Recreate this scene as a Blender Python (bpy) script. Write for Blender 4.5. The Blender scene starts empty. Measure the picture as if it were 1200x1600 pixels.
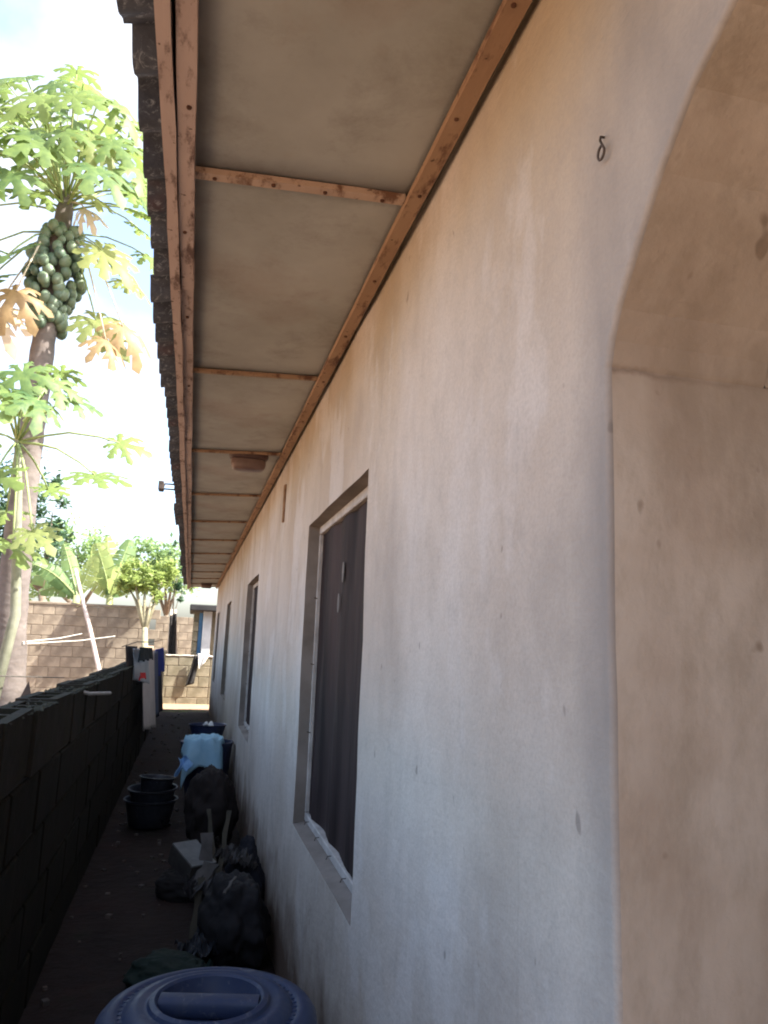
import bpy, bmesh, math, random
from mathutils import Vector, Matrix, noise
random.seed(7)
S = bpy.context.scene
COL = S.collection

# ------------------------------------------------------------------ camera
H = 1.37
FPX = 1180.0
XA = Vector((0.96866472, 0.07977285, 0.23521258))    # world x axis in camera terms (right, down, forward)
YA = Vector((-0.24542589, 0.16199728, 0.95578398))
ZA = Vector((0.03814181, -0.98356147, 0.17649938))
cam = bpy.data.objects.new('camera', bpy.data.cameras.new('camera'))
COL.objects.link(cam)
cx = Vector((XA[0], YA[0], ZA[0])); cy = -Vector((XA[1], YA[1], ZA[1])); cz = -Vector((XA[2], YA[2], ZA[2]))
cam.matrix_world = Matrix(((cx[0], cy[0], cz[0], 0), (cx[1], cy[1], cz[1], 0), (cx[2], cy[2], cz[2], H), (0, 0, 0, 1)))
cam.data.sensor_fit = 'HORIZONTAL'; cam.data.sensor_width = 36.0
cam.data.lens = 36.0 * FPX / 1200.0
cam.data.clip_start = 0.02; cam.data.clip_end = 500
S.camera = cam

def ray(px, py):
    d = Vector((px - 600, py - 800, FPX))
    return Vector((XA.dot(d), YA.dot(d), ZA.dot(d)))
def P(px, py, Y):
    r = ray(px, py); r = r * (Y / r[1]); return Vector((r[0], r[1], r[2] + H))

# ------------------------------------------------------------------ light
SUN = Vector((0.62, -0.25, 0.72)).normalized()
w = bpy.data.worlds.new('World'); S.world = w; w.use_nodes = True
nt = w.node_tree; nt.nodes.clear()
wo = nt.nodes.new('ShaderNodeOutputWorld'); bg = nt.nodes.new('ShaderNodeBackground')
sky = nt.nodes.new('ShaderNodeTexSky'); sky.sky_type = 'NISHITA'; sky.sun_disc = False
sky.sun_elevation = math.asin(SUN.z); sky.sun_rotation = math.atan2(SUN.x, SUN.y)
sky.air_density = 1.0; sky.dust_density = 4.0; sky.ozone_density = 1.0
bg.inputs['Strength'].default_value = 0.15
# bright thin cloud over the whole sky
wtc = nt.nodes.new('ShaderNodeTexCoord'); wn_ = nt.nodes.new('ShaderNodeTexNoise'); wn_.inputs['Scale'].default_value = 4.2; wn_.inputs['Detail'].default_value = 7
wr = nt.nodes.new('ShaderNodeValToRGB'); wr.color_ramp.elements[0].position = 0.47; wr.color_ramp.elements[1].position = 0.66
wr.color_ramp.elements[0].color = (0, 0, 0, 1); wr.color_ramp.elements[1].color = (.8, .8, .8, 1)
wm_ = nt.nodes.new('ShaderNodeMix'); wm_.data_type = 'RGBA'; wm_.inputs[7].default_value = (2.3, 2.35, 2.4, 1)
nt.links.new(wtc.outputs['Generated'], wn_.inputs['Vector']); nt.links.new(wn_.outputs[0], wr.inputs[0]); nt.links.new(wr.outputs[0], wm_.inputs[0])
nt.links.new(sky.outputs[0], wm_.inputs[6]); nt.links.new(wm_.outputs[2], bg.inputs[0]); nt.links.new(bg.outputs[0], wo.inputs[0])
sl = bpy.data.lights.new('sun', 'SUN'); sl.energy = 4.0; sl.angle = math.radians(0.5); sl.color = (1, 0.93, 0.82)
so = bpy.data.objects.new('sun', sl); COL.objects.link(so)
so.rotation_euler = SUN.to_track_quat('Z', 'Y').to_euler(); so.location = (10, -6, 20)
S.view_settings.view_transform = 'Standard'; S.view_settings.look = 'None'
S.view_settings.gamma = 1; S.view_settings.use_curve_mapping = False
S.view_settings.exposure = 2.15
S.cycles.filter_width = 2.0
S.cycles.max_bounces = 10; S.cycles.diffuse_bounces = 6; S.cycles.transparent_max_bounces = 16

# ------------------------------------------------------------------ materials
def C4(c): return (c[0], c[1], c[2], 1)
class NT:
    def __init__(s, name):
        s.m = bpy.data.materials.new(name); s.m.use_nodes = True; s.t = s.m.node_tree
        s.t.nodes.clear()
        s.out = s.t.nodes.new('ShaderNodeOutputMaterial'); s.b = s.t.nodes.new('ShaderNodeBsdfPrincipled')
        s.t.links.new(s.b.outputs[0], s.out.inputs[0])
        s.tc = s.t.nodes.new('ShaderNodeTexCoord')
    def n(s, ty, **k):
        o = s.t.nodes.new(ty)
        for a, v in k.items(): setattr(o, a, v)
        return o
    def l(s, a, b): s.t.links.new(a, b)
    def noise(s, scale, detail=6, stretch=(1, 1, 1), rough=0.6, off=(0, 0, 0), dist=0.0):
        mp = s.n('ShaderNodeMapping'); s.l(s.tc.outputs['Object'], mp.inputs[0])
        mp.inputs['Scale'].default_value = stretch; mp.inputs['Location'].default_value = off
        t = s.n('ShaderNodeTexNoise'); t.inputs['Scale'].default_value = scale
        t.inputs['Detail'].default_value = detail; t.inputs['Roughness'].default_value = rough
        t.inputs['Distortion'].default_value = dist
        s.l(mp.outputs[0], t.inputs['Vector']); return t.outputs[0]
    def ramp(s, f, stops):
        r = s.n('ShaderNodeValToRGB'); e = r.color_ramp.elements
        while len(e) < len(stops): e.new(0.5)
        for i, (p, c) in enumerate(stops):
            e[i].position = p; e[i].color = C4(c) if isinstance(c, tuple) else (c, c, c, 1)
        s.l(f, r.inputs[0]); return r.outputs[0]
    def mix(s, f, a, b, mode='MIX'):
        m = s.n('ShaderNodeMix', data_type='RGBA', blend_type=mode)
        if isinstance(f, float): m.inputs[0].default_value = f
        else: s.l(f, m.inputs[0])
        for v, i in ((a, 6), (b, 7)):
            if isinstance(v, tuple): m.inputs[i].default_value = C4(v)
            else: s.l(v, m.inputs[i])
        return m.outputs[2]
    def math(s, op, a, b=0.0):
        m = s.n('ShaderNodeMath', operation=op)
        for v, i in ((a, 0), (b, 1)):
            if isinstance(v, (int, float)): m.inputs[i].default_value = v
            else: s.l(v, m.inputs[i])
        return m.outputs[0]
    def xyz(s):
        x = s.n('ShaderNodeSeparateXYZ'); s.l(s.tc.outputs['Object'], x.inputs[0]); return x.outputs
    def maprange(s, f, a, b, c=0.0, d=1.0):
        m = s.n('ShaderNodeMapRange'); s.l(f, m.inputs[0])
        for i, v in enumerate((a, b, c, d)): m.inputs[i + 1].default_value = v
        return m.outputs[0]
    def rnd(s):
        return s.n('ShaderNodeObjectInfo').outputs['Random']
    def bump(s, h, strength=0.3, dist=0.01):
        b = s.n('ShaderNodeBump'); b.inputs['Strength'].default_value = strength; b.inputs['Distance'].default_value = dist
        s.l(h, b.inputs['Height']); s.l(b.outputs[0], s.b.inputs['Normal'])
    def done(s, col, rough=0.85, spec=0.3):
        if isinstance(col, tuple): s.b.inputs['Base Color'].default_value = C4(col)
        else: s.l(col, s.b.inputs['Base Color'])
        if isinstance(rough, float): s.b.inputs['Roughness'].default_value = rough
        else: s.l(rough, s.b.inputs['Roughness'])
        s.b.inputs['Specular IOR Level'].default_value = spec
        return s.m

MC = {}
def simple(name, c1, c2, scale=8, rough=0.85, bump=0.2, stretch=(1, 1, 1), vary=0.0, spec=0.3, bd=0.005, lo=0.35, hi=0.65):
    if name in MC: return MC[name]
    k = NT(name); f = k.noise(scale, 6, stretch)
    col = k.ramp(f, [(lo, c1), (hi, c2)])
    if vary:
        col = k.mix(k.maprange(k.rnd(), 0, 1, 0.0, vary), col, tuple(x * 0.45 for x in c1))
    k.bump(k.noise(scale * 5, 4, stretch), bump, bd)
    MC[name] = k.done(col, rough, spec); return MC[name]

def leafmat(name, c1, c2, trans=0.5, rough=0.5, scale=6):
    if name in MC: return MC[name]
    k = NT(name)
    col = k.mix(k.rnd(), c1, c2)
    col = k.mix(k.ramp(k.noise(scale, 3), [(0.35, 0.0), (0.7, 0.6)]), col, tuple(min(1, x * 1.5) for x in c2))
    k.done(col, rough, 0.3)
    tr = k.n('ShaderNodeBsdfTranslucent'); k.l(k.mix(0.6, col, tuple(min(1, x * 2.2) for x in c2)), tr.inputs[0])
    ms = k.n('ShaderNodeMixShader'); ms.inputs[0].default_value = trans
    k.l(k.b.outputs[0], ms.inputs[1]); k.l(tr.outputs[0], ms.inputs[2]); k.l(ms.outputs[0], k.out.inputs[0])
    MC[name] = k.m; return k.m

SPZ = 0.336 + 1.37 - 0.004
def wall_plaster():
    k = NT('wall_plaster')
    x, y, z = k.xyz()
    big = k.noise(1.1, 5, (1, 1, 0.75), 0.55)
    col = k.ramp(big, [(0.34, (0.42, 0.36, 0.305)), (0.5, (0.49, 0.44, 0.39)), (0.64, (0.55, 0.51, 0.465))])
    # grey vertical weathering
    st = k.noise(2.0, 7, (1, 1, 0.7), 0.62, (3, 1, 0), 0.2)
    col = k.mix(k.ramp(st, [(0.50, 0.0), (0.60, 0.28), (0.72, 0.55)]), col, (0.27, 0.235, 0.20))
    # rain-washed ochre stains bleeding from the eave
    up = k.maprange(z, 1.55, 2.35)
    oc = k.math('MULTIPLY', k.ramp(k.noise(2.0, 5, (1, 1, 0.35), 0.55, (9, 0, 0)), [(0.36, 0.0), (0.62, 0.75)]), up)
    col = k.mix(oc, col, (0.36, 0.285, 0.185))
    # fine vertical brush marks
    fine = k.noise(8, 8, (1, 1, 0.7), 0.72)
    col = k.mix(k.ramp(fine, [(0.46, 0.0), (0.75, 0.30)]), col, (0.31, 0.285, 0.265))
    lt = k.noise(3.4, 5, (1, 1, 0.5), 0.6, (6, 2, 5))
    col = k.mix(k.ramp(lt, [(0.53, 0.0), (0.585, 0.40), (0.75, 0.6)]), col, (0.58, 0.555, 0.53))
    gr = k.noise(150, 3, (1, 1, 1), 0.7)
    col = k.mix(k.ramp(gr, [(0.40, 0.0), (0.70, 0.30)]), col, (0.28, 0.25, 0.22))
    dr = k.noise(11, 6, (1, 1, 0.09), 0.55, (5, 3, 2), 0.8)
    col = k.mix(k.ramp(dr, [(0.63, 0.0), (0.68, 0.13)]), col, (0.24, 0.215, 0.195))
    md = k.noise(17, 8, (1, 1, 0.75), 0.75, (1, 8, 3))
    col = k.mix(k.ramp(md, [(0.50, 0.0), (0.78, 0.35)]), col, (0.26, 0.235, 0.215))
    ye = k.math('ADD', y, k.math('MULTIPLY', k.noise(6, 5, (1, 1, 0.35), 0.6, (2, 2, 2)), -0.10))
    ed = k.math('MULTIPLY', k.maprange(ye, -6.70, -6.78), k.ramp(k.noise(4, 4, (1, 1, 0.4), 0.5, (7, 1, 1)), [(0.35, 0.1), (0.6, 0.75)]))
    col = k.mix(ed, col, (0.22, 0.205, 0.195))
    ch = k.noise(10, 3, (1, 1.6, 0.55), 0.5, (2.2, 4.4, 1.1))
    col = k.mix(k.ramp(ch, [(0.735, 0.0), (0.745, 0.4)]), col, (0.19, 0.165, 0.16))
    # mud splash near the ground
    n = k.noise(5, 5)
    zz = k.math('ADD', z, k.math('MULTIPLY', n, -0.55))
    mud = k.maprange(zz, 0.20, -0.10)
    col = k.mix(mud, col, (0.11, 0.075, 0.055))
    # chips and specks
    sp = k.noise(26, 2, (1, 1, 0.6), 0.4, (4, 4, 4))
    col = k.mix(k.ramp(sp, [(0.735, 0.0), (0.77, 0.55)]), col, (0.15, 0.13, 0.12))
    rel = k.math('ADD', k.math('MULTIPLY', k.noise(6, 7, rough=0.5), 1.0), k.math('ADD', k.math('MULTIPLY', k.noise(85, 4), 0.16), k.math('MULTIPLY', k.noise(16, 4, (1, 1, 2.6)), 0.40)))
    k.bump(rel, 0.45, 0.012)
    return k.done(col, 0.9, 0.2)

def porch_plaster():
    k = NT('porch_plaster')
    big = k.noise(3.2, 6, (1, 1, 0.6), 0.6)
    col = k.ramp(big, [(0.34, (0.40, 0.33, 0.265)), (0.5, (0.51, 0.44, 0.37)), (0.66, (0.59, 0.53, 0.465))])
    st = k.noise(9, 6, (1, 1, 0.2), 0.65, (2, 7, 1), 0.4)
    col = k.mix(k.ramp(st, [(0.5, 0.0), (0.75, 0.45)]), col, (0.31, 0.24, 0.19))
    pk = k.noise(2.4, 4, (1, 1, 1), 0.5, (5, 0, 3))
    col = k.mix(k.ramp(pk, [(0.5, 0.0), (0.58, 0.5)]), col, (0.58, 0.535, 0.475))
    md = k.noise(13, 7, (1, 1, 0.45), 0.7, (3, 3, 9))
    col = k.mix(k.ramp(md, [(0.46, 0.0), (0.64, 0.5)]), col, (0.31, 0.255, 0.195))
    # settlement crack where the arch springs from the pier
    xx, yy, zz = k.xyz()
    ck = k.math('ABSOLUTE', k.math('SUBTRACT', zz, k.math('ADD', SPZ, k.math('MULTIPLY', k.math('SUBTRACT', k.noise(9, 5, off=(2, 2, 2)), 0.5), 0.05))))
    ckf = k.math('MULTIPLY', k.maprange(ck, 0.007, 0.0), k.ramp(k.noise(6, 3, off=(5, 5, 1)), [(0.35, 0.1), (0.55, 0.6)]))
    col = k.mix(ckf, col, (0.16, 0.115, 0.085))
    sp = k.noise(22, 2, (1, 1, 0.7), 0.4, (1, 4, 2))
    col = k.mix(k.ramp(sp, [(0.72, 0.0), (0.76, 0.65)]), col, (0.20, 0.15, 0.11))
    # hairline cracks
    v = k.n('ShaderNodeTexVoronoi', feature='DISTANCE_TO_EDGE'); v.inputs['Scale'].default_value = 2.2
    mp = k.n('ShaderNodeMapping'); k.l(k.tc.outputs['Object'], mp.inputs[0])
    mixv = k.n('ShaderNodeVectorMath', operation='ADD'); nz = k.n('ShaderNodeTexNoise'); nz.inputs['Scale'].default_value = 5
    k.l(mp.outputs[0], nz.inputs['Vector']); sc = k.n('ShaderNodeVectorMath', operation='SCALE'); sc.inputs['Scale'].default_value = 0.35
    k.l(nz.outputs['Color'], sc.inputs[0]); k.l(mp.outputs[0], mixv.inputs[0]); k.l(sc.outputs[0], mixv.inputs[1]); k.l(mixv.outputs[0], v.inputs['Vector'])
    cr = k.math('MULTIPLY', k.ramp(v.outputs['Distance'], [(0.0, 0.6), (0.006, 0.0)]), k.ramp(k.noise(3, 3, off=(7, 7, 7)), [(0.56, 0.0), (0.63, 0.5)]))
    k.bump(k.math('ADD', k.noise(9, 6), k.math('MULTIPLY', k.noise(60, 4), 0.2)), 0.4, 0.01)
    return k.done(col, 0.92, 0.2)

def soffit_mat():
    k = NT('soffit_sheet')
    col = k.ramp(k.noise(2.2, 6), [(0.3, (0.28, 0.28, 0.25)), (0.55, (0.36, 0.362, 0.335)), (0.75, (0.42, 0.425, 0.395))])
    d = k.noise(3.5, 8, (1, 1, 1), 0.75, (3, 3, 0), 0.2)
    col = k.mix(k.ramp(d, [(0.50, 0.0), (0.60, 0.22), (0.74, 0.6)]), col, (0.15, 0.13, 0.10))
    d2 = k.noise(1.6, 6, (1, 1, 1), 0.7, (8, 1, 0), 0.2)
    col = k.mix(k.ramp(d2, [(0.56, 0.0), (0.64, 0.16), (0.78, 0.35)]), col, (0.25, 0.165, 0.115))
    k.bump(k.noise(40, 4), 0.15, 0.004)
    return k.done(col, 0.85, 0.25)

def peeling_wood(name, c1, c2, dark):
    k = NT(name)
    col = k.ramp(k.noise(6, 5, (1, 0.4, 1)), [(0.3, c1), (0.7, c2)])
    col = k.mix(k.ramp(k.noise(16, 6, (1, 0.35, 1), 0.7, (2, 5, 1)), [(0.52, 0.0), (0.62, 0.9)]), col, dark)
    col = k.mix(k.ramp(k.noise(45, 2, (1, 1, 1), 0.4, (1, 2, 8)), [(0.70, 0.0), (0.74, 0.8)]), col, tuple(x * 0.5 for x in dark))
    k.bump(k.noise(30, 5, (1, 0.2, 1)), 0.4, 0.004)
    return k.done(col, 0.8, 0.3)

def roof_mat():
    k = NT('roof_sheet')
    col = k.ramp(k.noise(9, 7, (1, 1, 1), 0.7), [(0.35, (0.022, 0.026, 0.036)), (0.6, (0.055, 0.062, 0.078))])
    col = k.mix(k.ramp(k.noise(34, 6, (1, 1, 1), 0.75, (4, 1, 2), 1.5), [(0.54, 0.0), (0.66, 0.8)]), col, (0.20, 0.225, 0.25))
    col = k.mix(k.ramp(k.noise(4, 3, off=(9, 2, 2)), [(0.60, 0.0), (0.70, 0.6)]), col, (0.10, 0.055, 0.05))
    k.bump(k.noise(60, 5), 0.4, 0.004)
    return k.done(col, 0.9, 0.2)

def block_mat(name, c1, c2, moss=None, mamt=0.6, vary=0.25):
    k = NT(name)
    col = k.ramp(k.noise(7, 6, (1, 1, 1), 0.65), [(0.3, c1), (0.7, c2)])
    col = k.mix(k.maprange(k.rnd(), 0, 1, 0.0, vary), col, tuple(x * 0.55 for x in c1))
    col = k.mix(k.ramp(k.noise(30, 4, off=(3, 3, 3)), [(0.62, 0.0), (0.72, 0.5)]), col, tuple(x * 0.4 for x in c1))
    if moss:
        col = k.mix(k.ramp(k.noise(5, 7, (1, 1, 1), 0.7, (6, 1, 6)), [(0.42, 0.0), (0.62, mamt)]), col, moss)
    k.bump(k.math('ADD', k.noise(40, 5), k.math('MULTIPLY', k.noise(9, 3), 0.7)), 0.6, 0.008)
    return k.done(col, 0.95, 0.15)

def ground_mat():
    k = NT('laterite_ground')
    col = k.ramp(k.noise(1.3, 8), [(0.3, (0.30, 0.19, 0.12)), (0.7, (0.40, 0.275, 0.185))])
    col = k.mix(k.ramp(k.noise(22, 5, off=(1, 1, 1)), [(0.5, 0.0), (0.75, 0.5)]), col, (0.24, 0.16, 0.10))
    k.bump(k.noise(18, 8), 0.5, 0.02)
    return k.done(col, 0.95, 0.1)

def path_mat():
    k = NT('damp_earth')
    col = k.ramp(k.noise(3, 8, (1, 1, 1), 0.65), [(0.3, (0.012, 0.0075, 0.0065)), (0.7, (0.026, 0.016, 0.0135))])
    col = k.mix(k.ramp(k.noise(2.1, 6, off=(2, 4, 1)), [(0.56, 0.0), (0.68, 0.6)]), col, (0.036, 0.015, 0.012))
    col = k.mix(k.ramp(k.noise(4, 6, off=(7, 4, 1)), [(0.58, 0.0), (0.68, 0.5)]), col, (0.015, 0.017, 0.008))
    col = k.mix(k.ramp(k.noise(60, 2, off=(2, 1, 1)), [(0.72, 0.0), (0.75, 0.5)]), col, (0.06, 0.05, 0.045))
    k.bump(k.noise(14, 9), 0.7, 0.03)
    return k.done(col, 0.9, 0.25)

M_WALL = wall_plaster(); M_PORCH = porch_plaster(); M_SOF = soffit_mat(); M_ROOF = roof_mat()
M_FASC = peeling_wood('fascia_paint', (0.36, 0.27, 0.235), (0.47, 0.37, 0.325), (0.09, 0.05, 0.04))
M_BATT = peeling_wood('batten_paint', (0.36, 0.25, 0.185), (0.44, 0.325, 0.245), (0.12, 0.055, 0.03))
M_TRIM = peeling_wood('trim_wood', (0.25, 0.15, 0.09), (0.35, 0.235, 0.15), (0.09, 0.04, 0.025))
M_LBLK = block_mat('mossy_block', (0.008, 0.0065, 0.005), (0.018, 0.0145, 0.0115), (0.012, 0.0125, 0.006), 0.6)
M_LTOP = block_mat('lit_block_top', (0.017, 0.0145, 0.012), (0.036, 0.031, 0.026), (0.020, 0.021, 0.010), 0.6)  # top course paler than the courses below: skylight on the wall top put into colour
M_BBLK = block_mat('tan_block', (0.215, 0.18, 0.14), (0.30, 0.26, 0.205), (.12, .10, .08), .5)
M_LOWB = block_mat('low_block', (0.22, 0.195, 0.145), (0.30, 0.27, 0.20), (0.12, 0.11, 0.07), 0.5)
M_MORT = simple('mortar', (0.17, 0.14, 0.11), (0.25, 0.21, 0.165), 14)
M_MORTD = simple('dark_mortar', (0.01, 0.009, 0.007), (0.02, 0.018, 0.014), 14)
M_GROUND = ground_mat(); M_PATH = path_mat()

# ------------------------------------------------------------------ mesh helpers
class Mb:
    def __init__(s): s.v = []; s.f = []
    def add(s, vs, fs):
        o = len(s.v); s.v += [Vector(p) for p in vs]; s.f += [tuple(i + o for i in f) for f in fs]; return s
    def box(s, a, b, rot=None, piv=None):
        (x0, y0, z0), (x1, y1, z1) = a, b
        vs = [Vector(p) for p in ((x0, y0, z0), (x1, y0, z0), (x1, y1, z0), (x0, y1, z0), (x0, y0, z1), (x1, y0, z1), (x1, y1, z1), (x0, y1, z1))]
        if rot is not None:
            c = Vector(piv) if piv else (vs[0] + vs[6]) / 2
            vs = [rot @ (p - c) + c for p in vs]
        return s.add(vs, [(3, 2, 1, 0), (4, 5, 6, 7), (0, 1, 5, 4), (1, 2, 6, 5), (2, 3, 7, 6), (3, 0, 4, 7)])
    def cbox(s, a, b, c=0.006):
        # box with chamfered edges
        bm = bmesh.new(); bmesh.ops.create_cube(bm, size=1)
        for v in bm.verts: v.co = Vector([a[i] + (v.co[i] + .5) * (b[i] - a[i]) for i in range(3)])
        bmesh.ops.bevel(bm, geom=bm.edges[:], offset=c, segments=1, affect='EDGES')
        bm.verts.ensure_lookup_table(); bm.verts.index_update()
        s.add([v.co.copy() for v in bm.verts], [tuple(v.index for v in f.verts) for f in bm.faces]); bm.free(); return s
    def tube(s, pts, rad, n=8, cap=True):
        pts = [Vector(p) for p in pts]
        if not isinstance(rad, (list, tuple)): rad = [rad] * len(pts)
        up = Vector((0, 0, 1)); rings = []; o = len(s.v); prev = None
        for i, p in enumerate(pts):
            d = (pts[min(i + 1, len(pts) - 1)] - pts[max(i - 1, 0)])
            d = d.normalized() if d.length > 1e-9 else Vector((0, 0, 1))
            if prev is None:
                a = d.cross(Vector((1, 0, 0)) if abs(d.x) < 0.8 else Vector((0, 1, 0))).normalized()
            else:
                a = (prev - d * prev.dot(d)).normalized()
            prev = a; b = d.cross(a)
            for k in range(n):
                t = 2 * math.pi * k / n
                s.v.append(p + (a * math.cos(t) + b * math.sin(t)) * rad[i])
        for i in range(len(pts) - 1):
            for k in range(n):
                k2 = (k + 1) % n
                s.f.append((o + i * n + k, o + i * n + k2, o + (i + 1) * n + k2, o + (i + 1) * n + k))
        if cap:
            s.f.append(tuple(o + k for k in reversed(range(n)))); s.f.append(tuple(o + (len(pts) - 1) * n + k for k in range(n)))
        return s
    def lathe(s, prof, n=32, c=(0, 0, 0), closed=False):
        o = len(s.v); c = Vector(c)
        for r, z in prof:
            for k in range(n):
                t = 2 * math.pi * k / n; s.v.append(c + Vector((r * math.cos(t), r * math.sin(t), z)))
        for i in range(len(prof) - 1):
            for k in range(n):
                k2 = (k + 1) % n
                s.f.append((o + i * n + k, o + i * n + k2, o + (i + 1) * n + k2, o + (i + 1) * n + k))
        if prof[0][0] > 1e-6: s.f.append(tuple(o + k for k in reversed(range(n))))
        if prof[-1][0] > 1e-6: s.f.append(tuple(o + (len(prof) - 1) * n + k for k in range(n)))
        return s
    def grid(s, fn, nu, nv):
        o = len(s.v)
        for j in range(nv + 1):
            for i in range(nu + 1): s.v.append(Vector(fn(i / nu, j / nv)))
        for j in range(nv):
            for i in range(nu):
                a = o + j * (nu + 1) + i; s.f.append((a, a + 1, a + nu + 2, a + nu + 1))
        return s
    def mesh(s, name, mat, off=(0, 0, 0), smooth=False):
        off = Vector(off); me = bpy.data.meshes.new(name)
        me.from_pydata([tuple(p - off) for p in s.v], [], s.f); me.validate()
        if smooth:
            for p in me.polygons: p.use_smooth = True
        me.materials.append(mat); return me
    def build(s, name, mat, parent=None, smooth=False, org=None, autos=None):
        base = wloc(parent) if parent else (Vector(org) if org else Vector((0, 0, 0)))
        if parent and org: base = Vector(org)
        me = s.mesh(name, mat, base, smooth or autos is not None)
        if autos is not None: me.set_sharp_from_angle(angle=math.radians(autos))
        o = bpy.data.objects.new(name, me); COL.objects.link(o)
        if parent:
            o.parent = parent; o.location = base - wloc(parent)
        else: o.location = base
        return o
def wloc(o):
    v = Vector((0, 0, 0))
    while o: v = v + o.location; o = o.parent
    return v
def tag(o, label=None, cat=None, group=None, kind=None):
    if label: o['label'] = label
    if cat: o['category'] = cat
    if group: o['group'] = group
    if kind: o['kind'] = kind
    return o
def thing(name, loc, label, cat, group=None):
    o = bpy.data.objects.new(name, None); o.empty_display_size = 0.1; COL.objects.link(o); o.location = loc
    return tag(o, label, cat, group)
def solid(o, t, off=-1):
    m = o.modifiers.new('thickness', 'SOLIDIFY'); m.thickness = t; m.offset = off; return o
def link(name, me, parent, loc, rot=None, scale=None):
    o = bpy.data.objects.new(name, me); COL.objects.link(o)
    if parent: o.parent = parent; o.location = Vector(loc) - wloc(parent)
    else: o.location = loc
    if rot is not None: o.rotation_euler = rot.to_euler() if hasattr(rot, 'to_euler') else rot
    if scale is not None: o.scale = (scale,) * 3 if isinstance(scale, (int, float)) else scale
    return o
def jit(a): return random.uniform(-a, a)
def fbm(p, s=1.0): return noise.fractal(Vector(p) * s, 1.0, 2.0, 4)

# ------------------------------------------------------------------ ground
g = Mb()
g.grid(lambda u, v: (-150 + 300 * u, -150 + 300 * v, 0), 2, 2)
tag(g.build('ground', M_GROUND), 'reddish sunlit laterite earth of the yards', 'ground', kind='structure')
g = Mb()
def pathz(u, v):
    x = -0.52 + 0.98 * u; y = -0.4 + 16.2 * v + 0.10 * fbm((u * 3, 2.2, 0.3)) * (1 if v > 0.99 else 0)
    return (x, y, 0.012 + 0.018 * (0.5 + 0.5 * fbm((x * 1.7, y * 1.7, 0.0))))
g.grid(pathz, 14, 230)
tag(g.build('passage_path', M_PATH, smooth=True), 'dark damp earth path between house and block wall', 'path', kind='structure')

# ------------------------------------------------------------------ house
XW = 0.45; YEND = 15.0; ZE = 2.385; SP = 0.336 + H
house = thing('bungalow', (XW, 7.5, 0), 'long bungalow with stained off-white plaster wall and wide timber-edged eaves', 'house')
WINS = [(2.02, 3.15), (5.54, 6.70), (9.42, 10.55), (13.20, 14.25)]
WZ0, WZ1 = H - 0.70, H + 0.495
def wob(y, z): return min(1, max(0, (y - .82) / .3)) * (0.006 * fbm((y * 0.9, z * 0.9, 2.0)) + 0.0025 * fbm((y * 4, z * 4, 7.0)))
# arch curve in the wall plane (y, z), from the spring upward towards the viewer's side
ARCH = [(0.759, SP), (0.7565, SP + .006), (0.750, SP + .030), (0.735, SP + .063), (0.700, SP + .112), (0.648, SP + .182), (0.590, SP + .241), (0.525, SP + .283), (0.45, SP + .315), (0.36, SP + .338), (0.25, SP + .35), (0.1, SP + .355),
        (-0.15, SP + .35), (-0.4, SP + .33), (-0.62, SP + .27), (-0.78, SP + .15), (-0.84, SP)]
def jn(z): return 0.004 * fbm((z * 2.5, 1.7, 4)) + .002 * fbm((z * 11, 3.1, 4)) if z < SP - .001 else 0.0
curve = [(0.759 + jn(z), z) for z in [0.0] + [0.06 * i for i in range(1, 29)]] + ARCH + [(-0.84, z) for z in [1.6, 1.2, 0.8, 0.4, 0.0]]
def cnorm(i):
    a = Vector(curve[max(i - 1, 0)]); b = Vector(curve[min(i + 1, len(curve) - 1)]); d = (b - a).normalized()
    return Vector((d[1], -d[0]))        # pointing away from the opening (towards the masonry)
R = 0.007; DEPTH = 0.218
wm = Mb(); ns = 5
prof = []
for i, (y, z) in enumerate(curve):
    n = cnorm(i); ring = []
    if z == 0: n = Vector((1 if i == 0 else -1, 0))
    rr = R
    if z <= SP and y > 0: n = Vector((1, 0))
    for k in range(ns + 1):
        t = math.pi / 2 * k / ns
        off = rr * (1 - math.sin(t)); xx = XW + rr * (1 - math.cos(t))
        # k=0: on the front face, one radius from the edge; k=ns: on the reveal
        q = Vector((y, z)) + n * off
        ring.append((xx + (wob(q[0], q[1]) if k == 0 else 0), q[0], q[1]))
    prof.append(ring)
for i in range(len(prof) - 1):
    wm.add(prof[i] + prof[i + 1], [(k, ns + 1 + k, ns + 2 + k, k + 1) for k in range(ns)])
YF = -1.6
# front faces beside and above the arch
edge = [r[0] for r in prof]
top = 2.62
i_sp = next(i for i, c in enumerate(curve) if c == ARCH[0]); i_se = next(i for i, c in enumerate(curve) if c == ARCH[-1])
for i in range(i_sp, i_se):
    a, b = edge[i], edge[i + 1]
    wm.add([a, b, (XW, b[1], top), (XW, a[1], top)], [(0, 1, 2, 3)])
a = edge[i_se]
for i in range(i_se, len(edge) - 1):
    wm.add([edge[i], edge[i + 1], (XW, YF, edge[i + 1][2]), (XW, YF, edge[i][2])], [(0, 1, 2, 3)])
wm.add([(XW, YF, edge[i_se][2]), edge[i_se], (XW, edge[i_se][1], top), (XW, YF, top)], [(0, 1, 2, 3)])
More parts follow.
